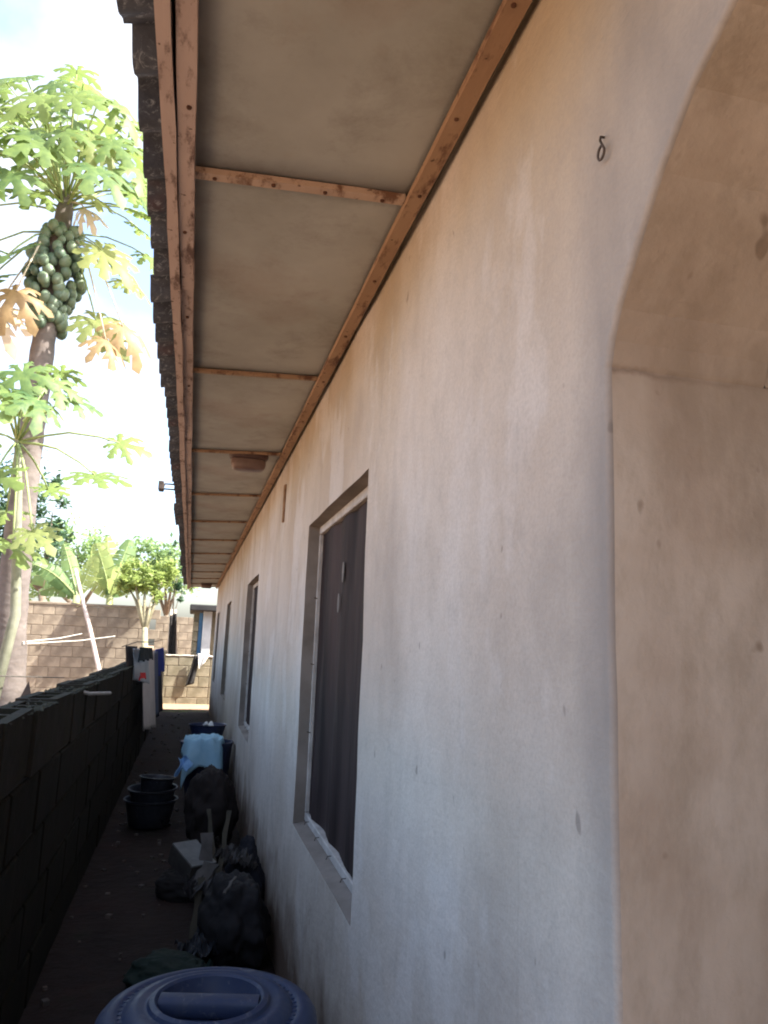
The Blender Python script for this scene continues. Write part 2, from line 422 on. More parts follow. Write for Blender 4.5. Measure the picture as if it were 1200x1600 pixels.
# main run of wall, gridded round the window openings
Y0W = 0.80
for i in range(0, i_sp):
    wm.add([edge[i], edge[i + 1], (XW, Y0W, edge[i + 1][2]), (XW, Y0W, edge[i][2])], [(0, 1, 2, 3)])
wm.add([edge[i_sp], (XW, edge[i_sp][1], top), (XW, Y0W, top), (XW, Y0W, SP)], [(0, 1, 2, 3)])
ys = [Y0W]
brk = sorted([y for wv in WINS for y in wv] + [YEND])
for b in brk:
    n = max(1, int(round((b - ys[-1]) / 0.12))); s0 = ys[-1]
    ys += [s0 + (b - s0) * (k + 1) / n for k in range(n)]
zs = [0.0]
for b in [WZ0, WZ1, SP, top]:
    pass
zb = sorted([WZ0, WZ1, top])
for b in zb:
    n = max(1, int(round((b - zs[-1]) / 0.12))); s0 = zs[-1]
    zs += [s0 + (b - s0) * (k + 1) / n for k in range(n)]
def inwin(y, z): return any(a < y < b for a, b in WINS) and WZ0 < z < WZ1
idx = {}; vs = []; fs = []
for j, z in enumerate(zs):
    for i, y in enumerate(ys):
        onedge = any(abs(y - q) < 1e-6 for wv in WINS for q in wv) or abs(z - WZ0) < 1e-6 or abs(z - WZ1) < 1e-6
        yy = y
        if i == 0:   # follow the rounded arch/jamb edge
            yy = Y0W
        idx[i, j] = len(vs); vs.append((XW + wob(yy, z), yy, z))
for j in range(len(zs) - 1):
    for i in range(len(ys) - 1):
        if not inwin((ys[i] + ys[i + 1]) / 2, (zs[j] + zs[j + 1]) / 2):
            fs.append((idx[i, j], idx[i, j + 1], idx[i + 1, j + 1], idx[i + 1, j]))
wm.add(vs, fs)
RV = 0.066
wm.build('front_wall', M_WALL, house, autos=40)
M_REV = simple('dirty_reveal', (.17, .145, .125), (.26, .23, .205), 5, .92, .3)
for a, b in WINS:      # window reveals and sloping sill
    def q(y, z, d): return (XW + (wob(y, z) if d == 0 else d), y, z)
    wm = Mb(); n = 10
    for k in range(n):
        y0, y1 = a + (b - a) * k / n, a + (b - a) * (k + 1) / n
        z0, z1 = WZ0 + (WZ1 - WZ0) * k / n, WZ0 + (WZ1 - WZ0) * (k + 1) / n
        wm.add([q(y0, WZ1, 0), q(y1, WZ1, 0), q(y1, WZ1, RV), q(y0, WZ1, RV)], [(0, 1, 2, 3)])
        wm.add([q(y0, WZ0, 0), q(y1, WZ0, 0), q(y1, WZ0 + .012, RV), q(y0, WZ0 + .012, RV)], [(3, 2, 1, 0)])
        wm.add([q(a, z0, 0), q(a, z1, 0), q(a, z1, RV), q(a, z0, RV)], [(0, 1, 2, 3)])
        wm.add([q(b, z0, 0), q(b, z1, 0), q(b, z1, RV), q(b, z0, RV)], [(3, 2, 1, 0)])
    wm.build('window_reveal', M_REV, house, autos=40)
# end and rear walls, closing the house
m = Mb()
m.box((XW + 0.0, YEND, 0), (8.2, YEND + .18, top)); m.box((8.0, 0.95, 0), (8.2, YEND, top)); m.box((2.9, 0.759 + R + .004, 0), (8.0, .95, top))
m.box((XW + .2, 1.0, 2.5), (8.0, YEND - .01, 2.55))
m.build('rear_wall', M_WALL, house)
# porch: arch underside, jamb face running on into the porch, ceiling
m = Mb()
ins = [r[-1] for r in prof]
for i in range(i_sp, i_se):
    a, b = ins[i], ins[i + 1]
    nseg = 4
    for k in range(nseg):
        d0, d1 = (DEPTH - R) * k / nseg, (DEPTH - R) * (k + 1) / nseg
        m.add([(a[0] + d0, a[1], a[2]), (b[0] + d0, b[1], b[2]), (b[0] + d1, b[1], b[2]), (a[0] + d1, a[1], a[2])], [(3, 2, 1, 0)])
# inner face of the arch band
for i in range(i_sp, i_se):
    a, b = ins[i], ins[i + 1]; X = XW + DEPTH
    m.add([(X, a[1], a[2]), (X, b[1], b[2]), (X, b[1], top), (X, a[1], top)], [(3, 2, 1, 0)])
m.build('arch_band', M_PORCH, house, autos=35)
m = Mb()
def jamb(u, v):
    i = int(round(v * i_sp)); y, z = curve[i]; x = XW + R + 2.5 * u
    return (x, y + 0.008 * fbm((x * 2.2, z * 2.2, 5)) * min(1, u * 12) * min(1, (SP - z) * 8), z)
m.grid(jamb, 40, i_sp)
m.build('porch_jamb', M_PORCH, house, smooth=True)
m = Mb()
X = XW + DEPTH
m.grid(lambda u, v: (X + (2.95 - X) * u, 0.757, SP + (top - SP) * v), 6, 4)
m.grid(lambda u, v: (X + (2.95 - X) * u, -1.6 + 2.357 * v, top - .01), 4, 4)
m.box((2.95, -1.6, 0), (3.1, 0.757, top))
m.box((XW + .02, -1.8, 0), (3.1, -1.6, top))
m.build('porch_room', M_PORCH, house)

# windows: white timber strips pinning a dark insect screen
M_WHITE = simple('white_strip_paint', (0.34, 0.32, 0.30), (0.50, 0.475, 0.45), 14, 0.75, 0.3)
def screen_mat():
    k = NT('dark_screen')
    col = k.ramp(k.noise(6, 5, (1, 1, 0.12)), [(0.35, (0.012, 0.008, 0.0085)), (0.65, (0.044, 0.029, 0.028))])
    col = k.mix(k.ramp(k.noise(9, 5, (1, 1, 0.3), 0.6, (4, 2, 2)), [(0.56, 0.0), (0.70, 0.5)]), col, (0.055, 0.042, 0.037))
    k.bump(k.noise(7, 3, (1, 1, 0.1)), 0.3, 0.02)
    return k.done(col, 0.75, 0.12)
M_SCR = screen_mat()
M_NAIL = simple('nail_metal', (0.03, 0.025, 0.02), (0.08, 0.06, 0.05), 40, 0.6)
for wi, (a, b) in enumerate(WINS):
    f = Mb(); xs = XW + 0.047; t = 0.024
    f.cbox((xs, a + .001, WZ1 - .034), (xs + .03, b - .001, WZ1 - .001), .003)
    f.cbox((xs, a + .001, WZ0 + .013), (xs + .03, b - .001, WZ0 + .043), .003)
    f.cbox((xs, a + .001, WZ0 + .044), (xs + .03, a + .011, WZ1 - .035), .003)
    f.cbox((xs, b - .011, WZ0 + .044), (xs + .03, b - .001, WZ1 - .035), .003)
    wn = f.build('window', M_WHITE, house, org=(xs, (a + b) / 2, WZ0))
    sc = Mb()
    def scr(u, v, a=a, b=b):
        y = a + .009 + (b - a - .018) * u; z = WZ0 + .040 + (WZ1 - WZ0 - .072) * v
        fold = 0.006 * math.sin(u * 19 + 1.8 * math.sin(v * 2 + wi) + 2 * fbm((u * 3, v, wi))) + 0.008 * fbm((y * 4, z * 0.6, wi * 3.0))
        return (xs + .016 + fold * min(1, 8 * u, 8 * (1 - u)), y, z)
    sc.grid(scr, 80, 24); sc.build('window_screen', M_SCR, wn, smooth=True)
    m = Mb(); m.box((xs + .045, a, WZ0), (xs + .05, b, WZ1)); m.build('dark_backing', M_SCR, wn)
    if wi < 2:
        for k in range(4):
            y = b - .12 - k * .24; nm = Mb()
            nm.tube([(xs + .002, y, WZ0 + .032), (xs - .012, y + .004, WZ0 + .030), (xs - .016, y + .005, WZ0 + .020)], .0016, 6)
            nm.build('nail', M_NAIL, wn)
        for k in range(3):
            nm = Mb(); z = WZ0 + .35 + .27 * k
            nm.tube([(xs + .004, b - .012, z), (xs - .010, b - .016, z + .003)], .002, 6); nm.build('nail', M_NAIL, wn)
    if wi == 0:
        for (y0, z0, h, wd) in ((2.60, H + .255, .075, .034), (2.66, H + .150, .070, .040)):
            pm = Mb(); n = 10
            pm.add([(xs + .0045, y0 + wd / 2 * math.cos(2 * math.pi * k / n) * (1 + jit(.2)), z0 + h / 2 * math.sin(2 * math.pi * k / n)) for k in range(n)], [tuple(range(n))])
            o = pm.build('torn_patch', simple('pale_patch', (0.13, 0.12, 0.115), (0.20, 0.185, 0.175), 20), wn); solid(o, .002)

M_RUST = simple('rusty_nail', (.06, .025, .015), (.11, .05, .03), 40, .8)
# soffit: a sheet per bay, cover battens, wall trim, twin fascia boards
XS0 = -0.065
def soz(x): return 2.357 + (x - XS0) * 0.055
bt = [1.533 + 1.247 * k for k in range(-2, 10)] + [13.95]
edges = [-1.7] + bt + [YEND + .06]
for k in range(len(edges) - 1):
    y0, y1 = edges[k] + .002, edges[k + 1] - .002
    m = Mb(); sag = random.uniform(.003, .010)
    m.grid(lambda u, v: (XS0 - .012 + (XW + .075 - XS0 - .06) * u, y0 + (y1 - y0) * v, soz(XS0 + (XW - XS0) * u) + .012 - sag * math.sin(math.pi * u) * math.sin(math.pi * v) + .002 * fbm((u * 2, v * 2 + k, 0))), 8, 12)
    o = m.build('soffit_panel', M_SOF, house, smooth=True, org=((XS0 + XW) / 2, (y0 + y1) / 2, soz(.2))); solid(o, .006, 1)
for k, y in enumerate(bt):
    m = Mb(); wd = .013 if k == 2 else .0085; x0, x1 = XS0 - .006, 0.396
    n = 8
    for i in range(n):
        xa, xb = x0 + (x1 - x0) * i / n, x0 + (x1 - x0) * (i + 1) / n
        ya, yb = y + .003 * fbm((xa * 3, k, 0)), y + .003 * fbm((xb * 3, k, 0))
        za, zb_ = soz(xa) - .004, soz(xb) - .004
        m.add([(xa, ya - wd, za), (xb, yb - wd, zb_), (xb, yb + wd, zb_), (xa, ya + wd, za), (xa, ya - wd, za + .014), (xb, yb - wd, zb_ + .014), (xb, yb + wd, zb_ + .014), (xa, ya + wd, za + .014)],
              [(3, 2, 1, 0), (0, 1, 5, 4), (2, 3, 7, 6)] + ([(0, 4, 7, 3)] if i == 0 else []) + ([(1, 2, 6, 5)] if i == n - 1 else []))
    m.build('soffit_batten', M_BATT if k == 2 else M_TRIM, house, org=(.15, y, soz(.15)))
def board(name, mat, x0, x1, z0, z1, ya, yb, wav, seed, slope=0.0):
    m = Mb(); n = max(2, int((yb - ya) / .12)); o = len(m.v)
    def sec(t):
        y = ya + (yb - ya) * t; d = wav * fbm((y * 1.3, seed, 0)); e = wav * fbm((y * 6, seed, 5)) * .5; zz = wav * fbm((y * 1.1, seed, 9))
        return [(x0 + d + e, y, z0 + zz), (x1 + d - e, y, z0 + zz + slope), (x1 + d, y, z1 + zz + slope), (x0 + d, y, z1 + zz)]
    vs = []
    for i in range(n + 1): vs += sec(i / n)
    fs = [(3, 2, 1, 0), tuple(4 * n + k for k in range(4))]
    for i in range(n):
        for k in range(4): fs.append((4 * i + k, 4 * i + (k + 1) % 4, 4 * i + 4 + (k + 1) % 4, 4 * i + 4 + k))
    m.add(vs, fs); return m.build(name, mat, house, org=((x0 + x1) / 2, (ya + yb) / 2, z0))
for k, (ya, yb) in enumerate(((-1.7, 2.35), (2.36, 6.2), (6.21, 10.4), (10.41, YEND + .06))):
    board('fascia_board', M_FASC, -.130, -.105, 2.330, 2.42, ya, yb, .005, k * 3.1)
for k, (ya, yb) in enumerate(((-1.7, 2.06), (2.07, 5.6), (5.61, 9.5), (9.51, YEND + .06))):
    board('soffit_edge_board', M_FASC, -.103, -.070, 2.338 + (.004 if k % 2 else 0), 2.372, ya, yb, .005, 20 + k * 3.1)
for k, (ya, yb) in enumerate(((-1.7, 3.4), (3.41, 8.1), (8.11, YEND))):
    board('wall_trim_batten', M_TRIM, .398, .434, 2.366, 2.385, ya, yb, .003, 40 + k * 3.1)
for k, y in enumerate([.95, 1.22, 1.48, 1.9, 2.3, 2.75, 3.3]):
    m = Mb(); m.lathe([(0, -.003), (.0045, -.002), (.005, .002), (0, .003)], 8, (.416 + jit(.006), y, 2.3655)); m.build('nail', M_RUST, house)
for x in (-.02, .09, .21, .33):
    m = Mb(); m.lathe([(0, -.003), (.0045, -.002), (.005, .002), (0, .003)], 8, (x + jit(.02), 1.533 + jit(.004), soz(x) - .0055)); m.build('nail', M_RUST, house)
for y in (.98, 1.3, 1.75, 2.25, 2.9):
    m = Mb(); m.lathe([(0, -.003), (.0045, -.002), (.005, .002), (0, .003)], 8, (-.086 + jit(.006), y, 2.3365)); m.build('nail', M_RUST, house)
m = Mb(); m.box((-.1065, -1.7, 2.375), (-.1035, YEND + .05, 2.40)); m.build('eave_backing', simple('dark_timber', (.03, .02, .016), (.05, .035, .03), 8), house)

# corrugated roof sheets on both slopes (one part per sheet)
PITCH = 0.166; RS = 0.24
def sheet(y0, n, lap, x0, mirror=False, seed=0):
    m = Mb(); L = 4.6; nu = n * 10; ext = jit(.008) + (0.012 if lap else 0)
    def fn(u, v):
        y = y0 + PITCH * n * u; a = .020 * math.cos(2 * math.pi * n * u)
        x = x0 + ext * (1 - v) + L * v
        z = 2.425 + (x - (-.19)) * RS + a + .006 * fbm((y, v * 3, seed)) + (.007 if lap else 0)
        return ((8.7 - (x + .19), y, z) if mirror else (x, y, z))
    m.grid(fn, nu, 6)
    o = m.build('roof_sheet', M_ROOF, house, smooth=True, org=(x0 + 2.2, y0, 2.9)); solid(o, .007, 1); return o
y = -1.72; k = 0
while y < YEND - .1:
    sheet(y, 6, k % 2, -.206, False, k); sheet(y, 6, k % 2, -.206, True, k + 50); y += PITCH * 6 - .012; k += 1
m = Mb(); m.tube([(4.35, -1.8, 2.425 + 4.5 * RS), (4.35, YEND + .1, 2.425 + 4.5 * RS)], .14, 12); m.build('ridge_cap', M_ROOF, house)

# ------------------------------------------------------------------ small fittings on the house
M_LAMPB = simple('lamp_base_plastic', (.05, .028, .025), (.08, .045, .04), 20, 0.5)
M_LAMPD = simple('lamp_cover_plastic', (.11, .07, .06), (.16, .11, .095), 10, 0.35, 0.05)
def lamp(x, y, label):
    t = thing('bulkhead_lamp', (x, y, soz(x)), label, 'lamp', 'oval lamps on the eave soffit'); z = soz(x)
    def oval(rx, ry, z0, z1, rt, name, mat):
        m = Mb(); n = 28; prof_ = [(0.0, z0), (1.0, z0), (1.0, z0 + (z1 - z0) * .35), (.98, z0 + (z1 - z0) * .6), (.93, z0 + (z1 - z0) * .8), (.84, z0 + (z1 - z0) * .94), (.70, z1), (0.0, z1)]
        vs = []; fs = []
        for s_, zz in prof_:
            for q in range(n):
                a = 2 * math.pi * q / n; c, s2 = math.cos(a), math.sin(a); e = 0.55
                vs.append((x + rx * max(s_, .001) * math.copysign(abs(c) ** e, c), y + ry * max(s_, .001) * math.copysign(abs(s2) ** e, s2), zz))
        for i in range(len(prof_) - 1):
            for q in range(n): fs.append((i * n + q, i * n + (q + 1) % n, (i + 1) * n + (q + 1) % n, (i + 1) * n + q))
        m.add(vs, fs); return m.build(name, mat, t, autos=50)
    oval(.106, .062, z + .006, z - .026, 1, 'lamp_base', M_LAMPB)
    oval(.094, .052, z - .0265, z - .082, 1, 'lamp_cover', M_LAMPD)
lamp(.232, 4.085, 'nearer oval lamp with pale cover under the eave')
lamp(.205, 13.9, 'far oval lamp under the last bay of the eave')
m = Mb(); pts = []
for k in range(19):
    a = k / 18 * 2 * math.pi * .86 - .6; pts.append((XW - .008, .751 + .0075 * math.sin(a) * 1.0, H + .609 + .009 * math.cos(a)))
pts += [(XW - .010, .7495, H + .624), (XW - .006, .755, H + .634), (XW + .004, .757, H + .636)]
tag(m.tube(pts, .0016, 6).build('wall_hook', M_NAIL, smooth=True, org=(XW, .751, H + .62)), 'small bent wire hook on the plaster beside the arch', 'hook')
m = Mb(); m.cbox((XW - .014, 4.09, H + .655), (XW + .004, 4.125, H + .865), .003)
tag(m.build('wall_strap', simple('rust_strap', (.17, .10, .06), (.28, .18, .11), 20), org=(XW, 4.1, H + .76)), 'narrow rusty vertical strap on the wall under the eave', 'strap')
t = thing('floodlight', (-.2, 5.15, H + 1.0), 'small dark floodlight bracket sticking out from roof edge', 'floodlight')
m = Mb(); m.tube([(-.17, 5.15, H + 1.02), (-.245, 5.15, H + 1.02), (-.25, 5.15, H + .985), (-.17, 5.15, H + .985)], .006, 6); m.build('bracket', M_NAIL, t)
m = Mb(); m.cbox((-.285, 5.10, H + .972), (-.250, 5.20, H + 1.03), .004); m.build('lamp_head', M_NAIL, t)

# ------------------------------------------------------------------ block walls
def block_mesh(name, L, Hh, D, mat, axis='x', hollow=False):
    m = Mb()
    if not hollow:
        m.cbox((-L / 2, -D / 2, 0), (L / 2, D / 2, Hh), .007)
    else:
        w_ = .035; x = [-L / 2, -L / 2 + w_, -w_ / 2, w_ / 2, L / 2 - w_, L / 2]; yv = [-D / 2, -D / 2 + w_, D / 2 - w_, D / 2]
        for i in range(5):
            for j in range(3):
                hole = i in (1, 3) and j == 1
                q = [(x[i], yv[j]), (x[i + 1], yv[j]), (x[i + 1], yv[j + 1]), (x[i], yv[j + 1])]
                zt = Hh - (.16 if hole else 0)
                m.add([(a, b, zt) for a, b in q], [(0, 1, 2, 3)])
                if hole:
                    for k in range(4):
                        a, b = q[k], q[(k + 1) % 4]
                        m.add([(a[0], a[1], zt), (b[0], b[1], zt), (b[0], b[1], Hh), (a[0], a[1], Hh)], [(3, 2, 1, 0)])
        a, b = (-L / 2, -D / 2), (L / 2, D / 2)
        m.add([(a[0], a[1], 0), (b[0], a[1], 0), (b[0], b[1], 0), (a[0], b[1], 0), (a[0], a[1], Hh), (b[0], a[1], Hh), (b[0], b[1], Hh), (a[0], b[1], Hh)],
              [(3, 2, 1, 0), (0, 1, 5, 4), (1, 2, 6, 5), (2, 3, 7, 6), (3, 0, 4, 7)])
    if axis == 'y': m.v = [Vector((-p.y, p.x, p.z)) for p in m.v]
    return m.mesh(name, mat)
BL, BH = .45, .225
def block_wall(t, axis, fixed, a0, a1, courses, mat, mort, depth, topmat=None, hollow=False, skip=None, z0=0.0):
    j = .012
    full = block_mesh('block', BL - j, BH - j, depth, mat, axis); half = block_mesh('block', BL / 2 - j, BH - j, depth, mat, axis)
    tf = block_mesh('block', BL - j, BH - j, depth, topmat or mat, axis, hollow); th = block_mesh('block', BL / 2 - j, BH - j, depth, topmat or mat, axis)
    for c in range(courses):
        p = a0; first = True
        while p < a1 - .05:
            L = BL / 2 if (first and c % 2) or p + BL > a1 + .01 else BL
            first = False; mid = p + L / 2; p += L
            if skip and skip(mid, c): continue
            last = c == courses - 1
            me = (tf if L == BL else th) if last else (full if L == BL else half)
            d = jit(.004)
            loc = (mid, fixed + d, z0 + c * BH + j / 2) if axis == 'x' else (fixed + d, mid, z0 + c * BH + j / 2)
            tj = 2.5 if (last and hollow) else 1
            if last and hollow: loc = (loc[0], loc[1], loc[2] + jit(.008))
            link('block', me, t, loc, (jit(.006) * tj, jit(.006) * tj, jit(.01) * tj))
    m = Mb(); e = depth / 2 - .012; hh = courses * BH - .02 - (.2 if hollow else 0)
    if axis == 'x': m.box((a0 + .01, fixed - e, z0), (a1 - (.47 if skip else .01), fixed + e, z0 + hh))
    else: m.box((fixed - e, a0 + .01, z0), (fixed + e, a1 - .01, z0 + hh))
    m.build('mortar', mort, t)
lw = thing('block_wall', (-.555, 8, 0), 'low dark mossy wall of hollow blocks along the left side of the passage', 'wall')
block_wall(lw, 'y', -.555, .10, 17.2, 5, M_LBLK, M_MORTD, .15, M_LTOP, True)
m = Mb(); rq = random.Random(3)
for k in range(3200):
    y = rq.uniform(1.2, 16.5); x = -.48 + rq.gauss(-.012, .010) if rq.random() < .6 else rq.uniform(-.628, -.482); sz = rq.uniform(.003, .009)
    if noise.noise(Vector((x * 4, y * 2.2, 0))) < -.05: continue
    a = rq.uniform(0, 6.28); zt = 1.117
    ring = [(x + sz * rq.uniform(.7, 1.3) * math.cos(a + q * 1.2566), y + sz * rq.uniform(.7, 1.6) * math.sin(a + q * 1.2566), zt + rq.uniform(-.004, .002)) for q in range(5)]
    m.add(ring + [(x, y, zt + sz * rq.uniform(.4, .9))], [(q, (q + 1) % 5, 5) for q in range(5)])
tag(m.build('moss', simple('moss', (.016, .016, .009), (.034, .034, .018), 30), lw, smooth=True), kind='stuff')
bw = thing('block_wall', (-2.8, 18.2, 0), 'tall sunlit tan block wall behind the papaya tree', 'wall')
block_wall(bw, 'x', 18.2, -6.1, -.56, 9, M_BBLK, M_MORT, .15, skip=lambda p, c: (p > -.95 and c in (7, 5)) or (p > -.72 and c in (8, 6, 3)))
m = Mb(); m.cbox((-6.15, 18.10, 2.026), (-.95, 18.30, 2.085), .012); m.build('coping', M_BBLK, bw)
low = thing('block_wall', (-.1, 17.45, 0), 'short low block wall closing the end of the passage', 'wall')
block_wall(low, 'x', 17.45, -.66, .60, 5, M_LOWB, M_MORT, .15, z0=-.09)
m = Mb(); n = 16
m.grid(lambda u, v: (-.66 + 1.26 * u, 17.36 + .18 * v, 1.040 + .014 * fbm((u * 7, v, 1))), n, 3)
o = m.build('mortar_cap', simple('pale_cap', (.52, .47, .40), (.66, .6, .52), 12), low, smooth=True); solid(o, .02)
fw = thing('block_wall', (.3, 23, 0), 'distant block wall seen past the end of the passage', 'wall')
block_wall(fw, 'x', 23, -1.0, 1.7, 9, M_BBLK, M_MORT, .15)

# ------------------------------------------------------------------ outhouse beyond the low wall
oh = thing('outhouse', (.45, 18.4, 0), 'small outhouse with blue door and white pillar past the low wall', 'outhouse')
m = Mb(); m.cbox((.255, 18.0, 0), (.45, 18.2, 2.05), .01); m.build('pillar', simple('white_pillar', (.40, .42, .44), (.50, .52, .54), 4), oh)
m = Mb(); m.cbox((.165, 18.12, 0), (.253, 18.16, 2.0), .004); m.build('door', simple('blue_door', (.05, .13, .25), (.07, .18, .33), 5, 0.6), oh)
me = block_mesh('block', .12, BH - .012, .12, M_LOWB)
for c in range(8): link('block', me, oh, (.10 + jit(.004), 18.15, c * BH), (0, 0, jit(.02)))
m = Mb(); m.cbox((.04, 18.25, 0), (2.4, 18.4, 2.0), .005); m.build('wall', M_LOWB, oh)
m = Mb(); m.cbox((-.06, 17.7, 2.03), (2.5, 20.4, 2.17), .02); m.build('roof', simple('dark_roof', (.018, .018, .02), (.035, .035, .035), 4), oh)

# ------------------------------------------------------------------ laundry at the end of the left wall
M_ROPE = simple('rope', (.55, .54, .50), (.7, .68, .62), 30)
M_DROPE = simple('dark_rope', (.06, .055, .05), (.1, .09, .08), 30)
tag(Mb().tube([(-.50, 6.2, 1.30), (-.47, 7.4, 1.335), (-.42, 9.0, 1.33), (-.36, 11.0, 1.36)], .004, 6).build('clothes_line', M_DROPE, org=(-.45, 8, 1.3)), 'thin line carrying laundry above the left wall', 'clothes line')
def garment(name, c1, c2, px, tops, bots, Y0, Y1, label, cat, ph, nw=3, dy=0.0, amp=.025):
    m = Mb(); (xa, xb) = px
    A, B = P(xa, tops[0], Y0), P(xb, tops[1], Y1); Cc, D = P(xa + dy, bots[0], Y0), P(xb + dy, bots[1], Y1)
    def fn(u, v):
        p = A.lerp(B, u).lerp(Cc.lerp(D, u), v)
        s_ = amp * (.25 + v) * math.sin(u * nw * 2 * math.pi + ph + v)
        return p + Vector((s_ * .6, s_, -.006 * math.cos(u * nw * 6.28) * v))
    m.grid(fn, 24, 20)
    o = m.build(name, simple(name + '_' + label[:10].replace(' ', '_'), c1, c2, 9, 0.9, 0.15), smooth=True, org=(A + B) / 2); solid(o, .004)
    return tag(o, label, cat, 'laundry hanging by the left wall')
garment('hanging_cloth', (.03, .028, .03), (.05, .045, .045), (196, 214), (1009, 1010), (1075, 1062), 7.0, 7.9, 'dark cloth hung first on the line by the left wall', 'cloth', 0)
garment('hanging_shirt', (.40, .45, .50), (.52, .57, .60), (207, 230), (1013, 1014), (1062, 1068), 7.3, 7.9, 'pale grey-blue shirt hanging beside the left wall', 'shirt', 1)
garment('hanging_cloth', (.02, .03, .035), (.04, .05, .06), (217, 237), (1011, 1012), (1034, 1030), 7.25, 7.85, 'black-green cloth hung over the pale shirt', 'cloth', 2)
garment('hanging_cloth', (.55, .03, .04), (.65, .05, .05), (218, 226), (1051, 1051), (1062, 1060), 7.20, 7.5, 'small red cloth at the hem of the pale shirt', 'cloth', 2, 1)
garment('hanging_sheet', (.55, .52, .52), (.66, .63, .62), (221, 240), (1024, 1018), (1142, 1136), 7.9, 9.0, 'long white sheet hanging nearly to the ground', 'sheet', .5, 2)
garment('hanging_trousers', (.10, .14, .22), (.16, .2, .3), (236, 246), (1018, 1017), (1122, 1116), 9.0, 9.6, 'grey-blue trousers hanging between white sheet and blue wrap', 'trousers', 2.4, 2)
garment('hanging_wrap', (.02, .045, .30), (.03, .06, .42), (242, 255), (1015, 1012), (1062, 1048), 9.6, 10.8, 'bright blue wrap hanging farthest along the line', 'wrap', 1.2, 2)
garment('hanging_cloth', (.015, .017, .03), (.025, .03, .05), (238, 252), (1040, 1035), (1128, 1110), 9.75, 10.9, 'long navy cloth hanging below the bright blue wrap', 'cloth', .2, 2)
def cap(name, c1, c2, px, Y, label, cat, amp=.02):
    m = Mb(); A, B, D, Cc = [P(*q, Y) for q in px]
    m.grid(lambda u, v: A.lerp(B, u).lerp(Cc.lerp(D, u), v) + Vector((0, -amp * math.sin(u * 9 + v * 3) - .01, 0)), 10, 14)
    o = m.build(name, simple(name + cat, c1, c2, 9), smooth=True, org=(A + B) / 2); solid(o, .01); return tag(o, label, cat)
cap('black_garment', (.012, .012, .014), (.03, .03, .03), ((304, 1024), (312, 1024), (303, 1068), (289, 1072)), 17.28, 'black garment slung over the end wall', 'garment')
cap('white_rag', (.62, .62, .6), (.75, .75, .73), ((309, 1021), (327, 1023), (322, 1032), (310, 1046)), 17.24, 'white rag lying over the end wall by the house', 'rag')
cap('black_cloth', (.012, .012, .014), (.03, .028, .028), ((266, 962), (276, 958), (274, 1030), (262, 1030)), 18.6, 'black cloth hanging between posts behind the end wall', 'cloth')
M_POST = simple('pale_post', (.42, .34, .27), (.6, .5, .42), 9)
for (x0, x1, lab) in ((258, 268, 'crooked pale post left of the black hanging cloth'), (276, 274, 'straight pale post right of the black hanging cloth')):
    a, b = P(x0, 1040, 18.7), P(x1, 952, 18.7); a.z = 0
    tag(Mb().tube([a, (a + b) / 2 + Vector((.03, 0, 0)), b], [.035, .032, .026], 8).build('wooden_post', M_POST, org=a, smooth=True), lab, 'post', 'posts behind the end wall')

# ------------------------------------------------------------------ leaves
def papaya_leaf(seed, mat, name='leaf', droop=.5, curl=0.0):
    rd = random.Random(seed); m = Mb(); nl = rd.choice((7, 8, 9)); vs = [(0, 0, 0)]; fs = []
    angs = [math.radians(-150 + 300 * k / (nl - 1)) for k in range(nl)]
    lens = [1 - .45 * abs(a) / math.radians(150) + rd.uniform(-.06, .06) for a in angs]
    val = []
    for k in range(nl + 1):
        if k == 0: a, r = angs[0] - .2, .18
        elif k == nl: a, r = angs[-1] + .2, .18
        else: a, r = (angs[k - 1] + angs[k]) / 2, .27 * (lens[k - 1] + lens[k]) / 2 + .02
        val.append(len(vs)); vs.append((r * math.cos(a), r * math.sin(a), -.03))
    for k in range(nl):
        a, L = angs[k], lens[k]; c, s_ = math.cos(a), math.sin(a)
        def pt(t, w_, z=0.0):
            vs.append(((t * c - w_ * s_) * L, (t * s_ + w_ * c) * L, z)); return len(vs) - 1
        m1, m2, tip = pt(.5, 0, .03), pt(.72, 0, .02), pt(1 + rd.uniform(-.05, .05), 0, -.02)
        for sd in (-1, 1):
            e1 = pt(.46, sd * .12); s1 = pt(.68 + rd.uniform(-.05, .05), sd * rd.uniform(.23, .31), -.03); e2 = pt(.68, sd * .10); s2 = pt(.88, sd * rd.uniform(.13, .18), -.03)
            v_ = val[k + (1 if sd > 0 else 0)]
            for tri in ((0, v_, e1), (0, e1, m1), (m1, e1, s1), (m1, s1, e2), (m1, e2, m2), (m2, e2, s2), (m2, s2, tip)):
                fs.append(tri if sd < 0 else tri[::-1])
    out = []
    for x, y, z in vs:
        r2 = x * x + y * y
        out.append((x, y, z - droop * r2 * .5 + .05 * math.sin(5 * x + seed) * r2 - curl * abs(y) * .6))
    m.add(out, fs); return m.mesh(name, mat, smooth=True)
LG = leafmat('papaya_green', (.05, .11, .045), (.15, .21, .06), .40)
LY = leafmat('papaya_yellow_green', (.13, .18, .06), (.21, .24, .09), .48)
LO = leafmat('papaya_withered', (.20, .14, .07), (.29, .21, .11), .38)
LB = leafmat('papaya_dry', (.30, .22, .15), (.50, .42, .32), .3)
LEAF = {'g': [papaya_leaf(s, LG, droop=d) for s, d in ((1, .3), (2, .6), (3, .8), (4, .5), (11, .2), (12, .7))],
        'y': [papaya_leaf(s, LY, droop=d) for s, d in ((5, .4), (6, .8))],
        'o': [papaya_leaf(s, LO, droop=1.2, curl=.4) for s in (7, 8)], 'b': [papaya_leaf(s, LB, droop=1.6, curl=.8) for s in (9, 10)]}
M_PET = simple('petiole_green', (.20, .27, .10), (.32, .38, .17), 12, .6)
M_PETD = simple('petiole_dry', (.42, .36, .26), (.6, .55, .44), 12)
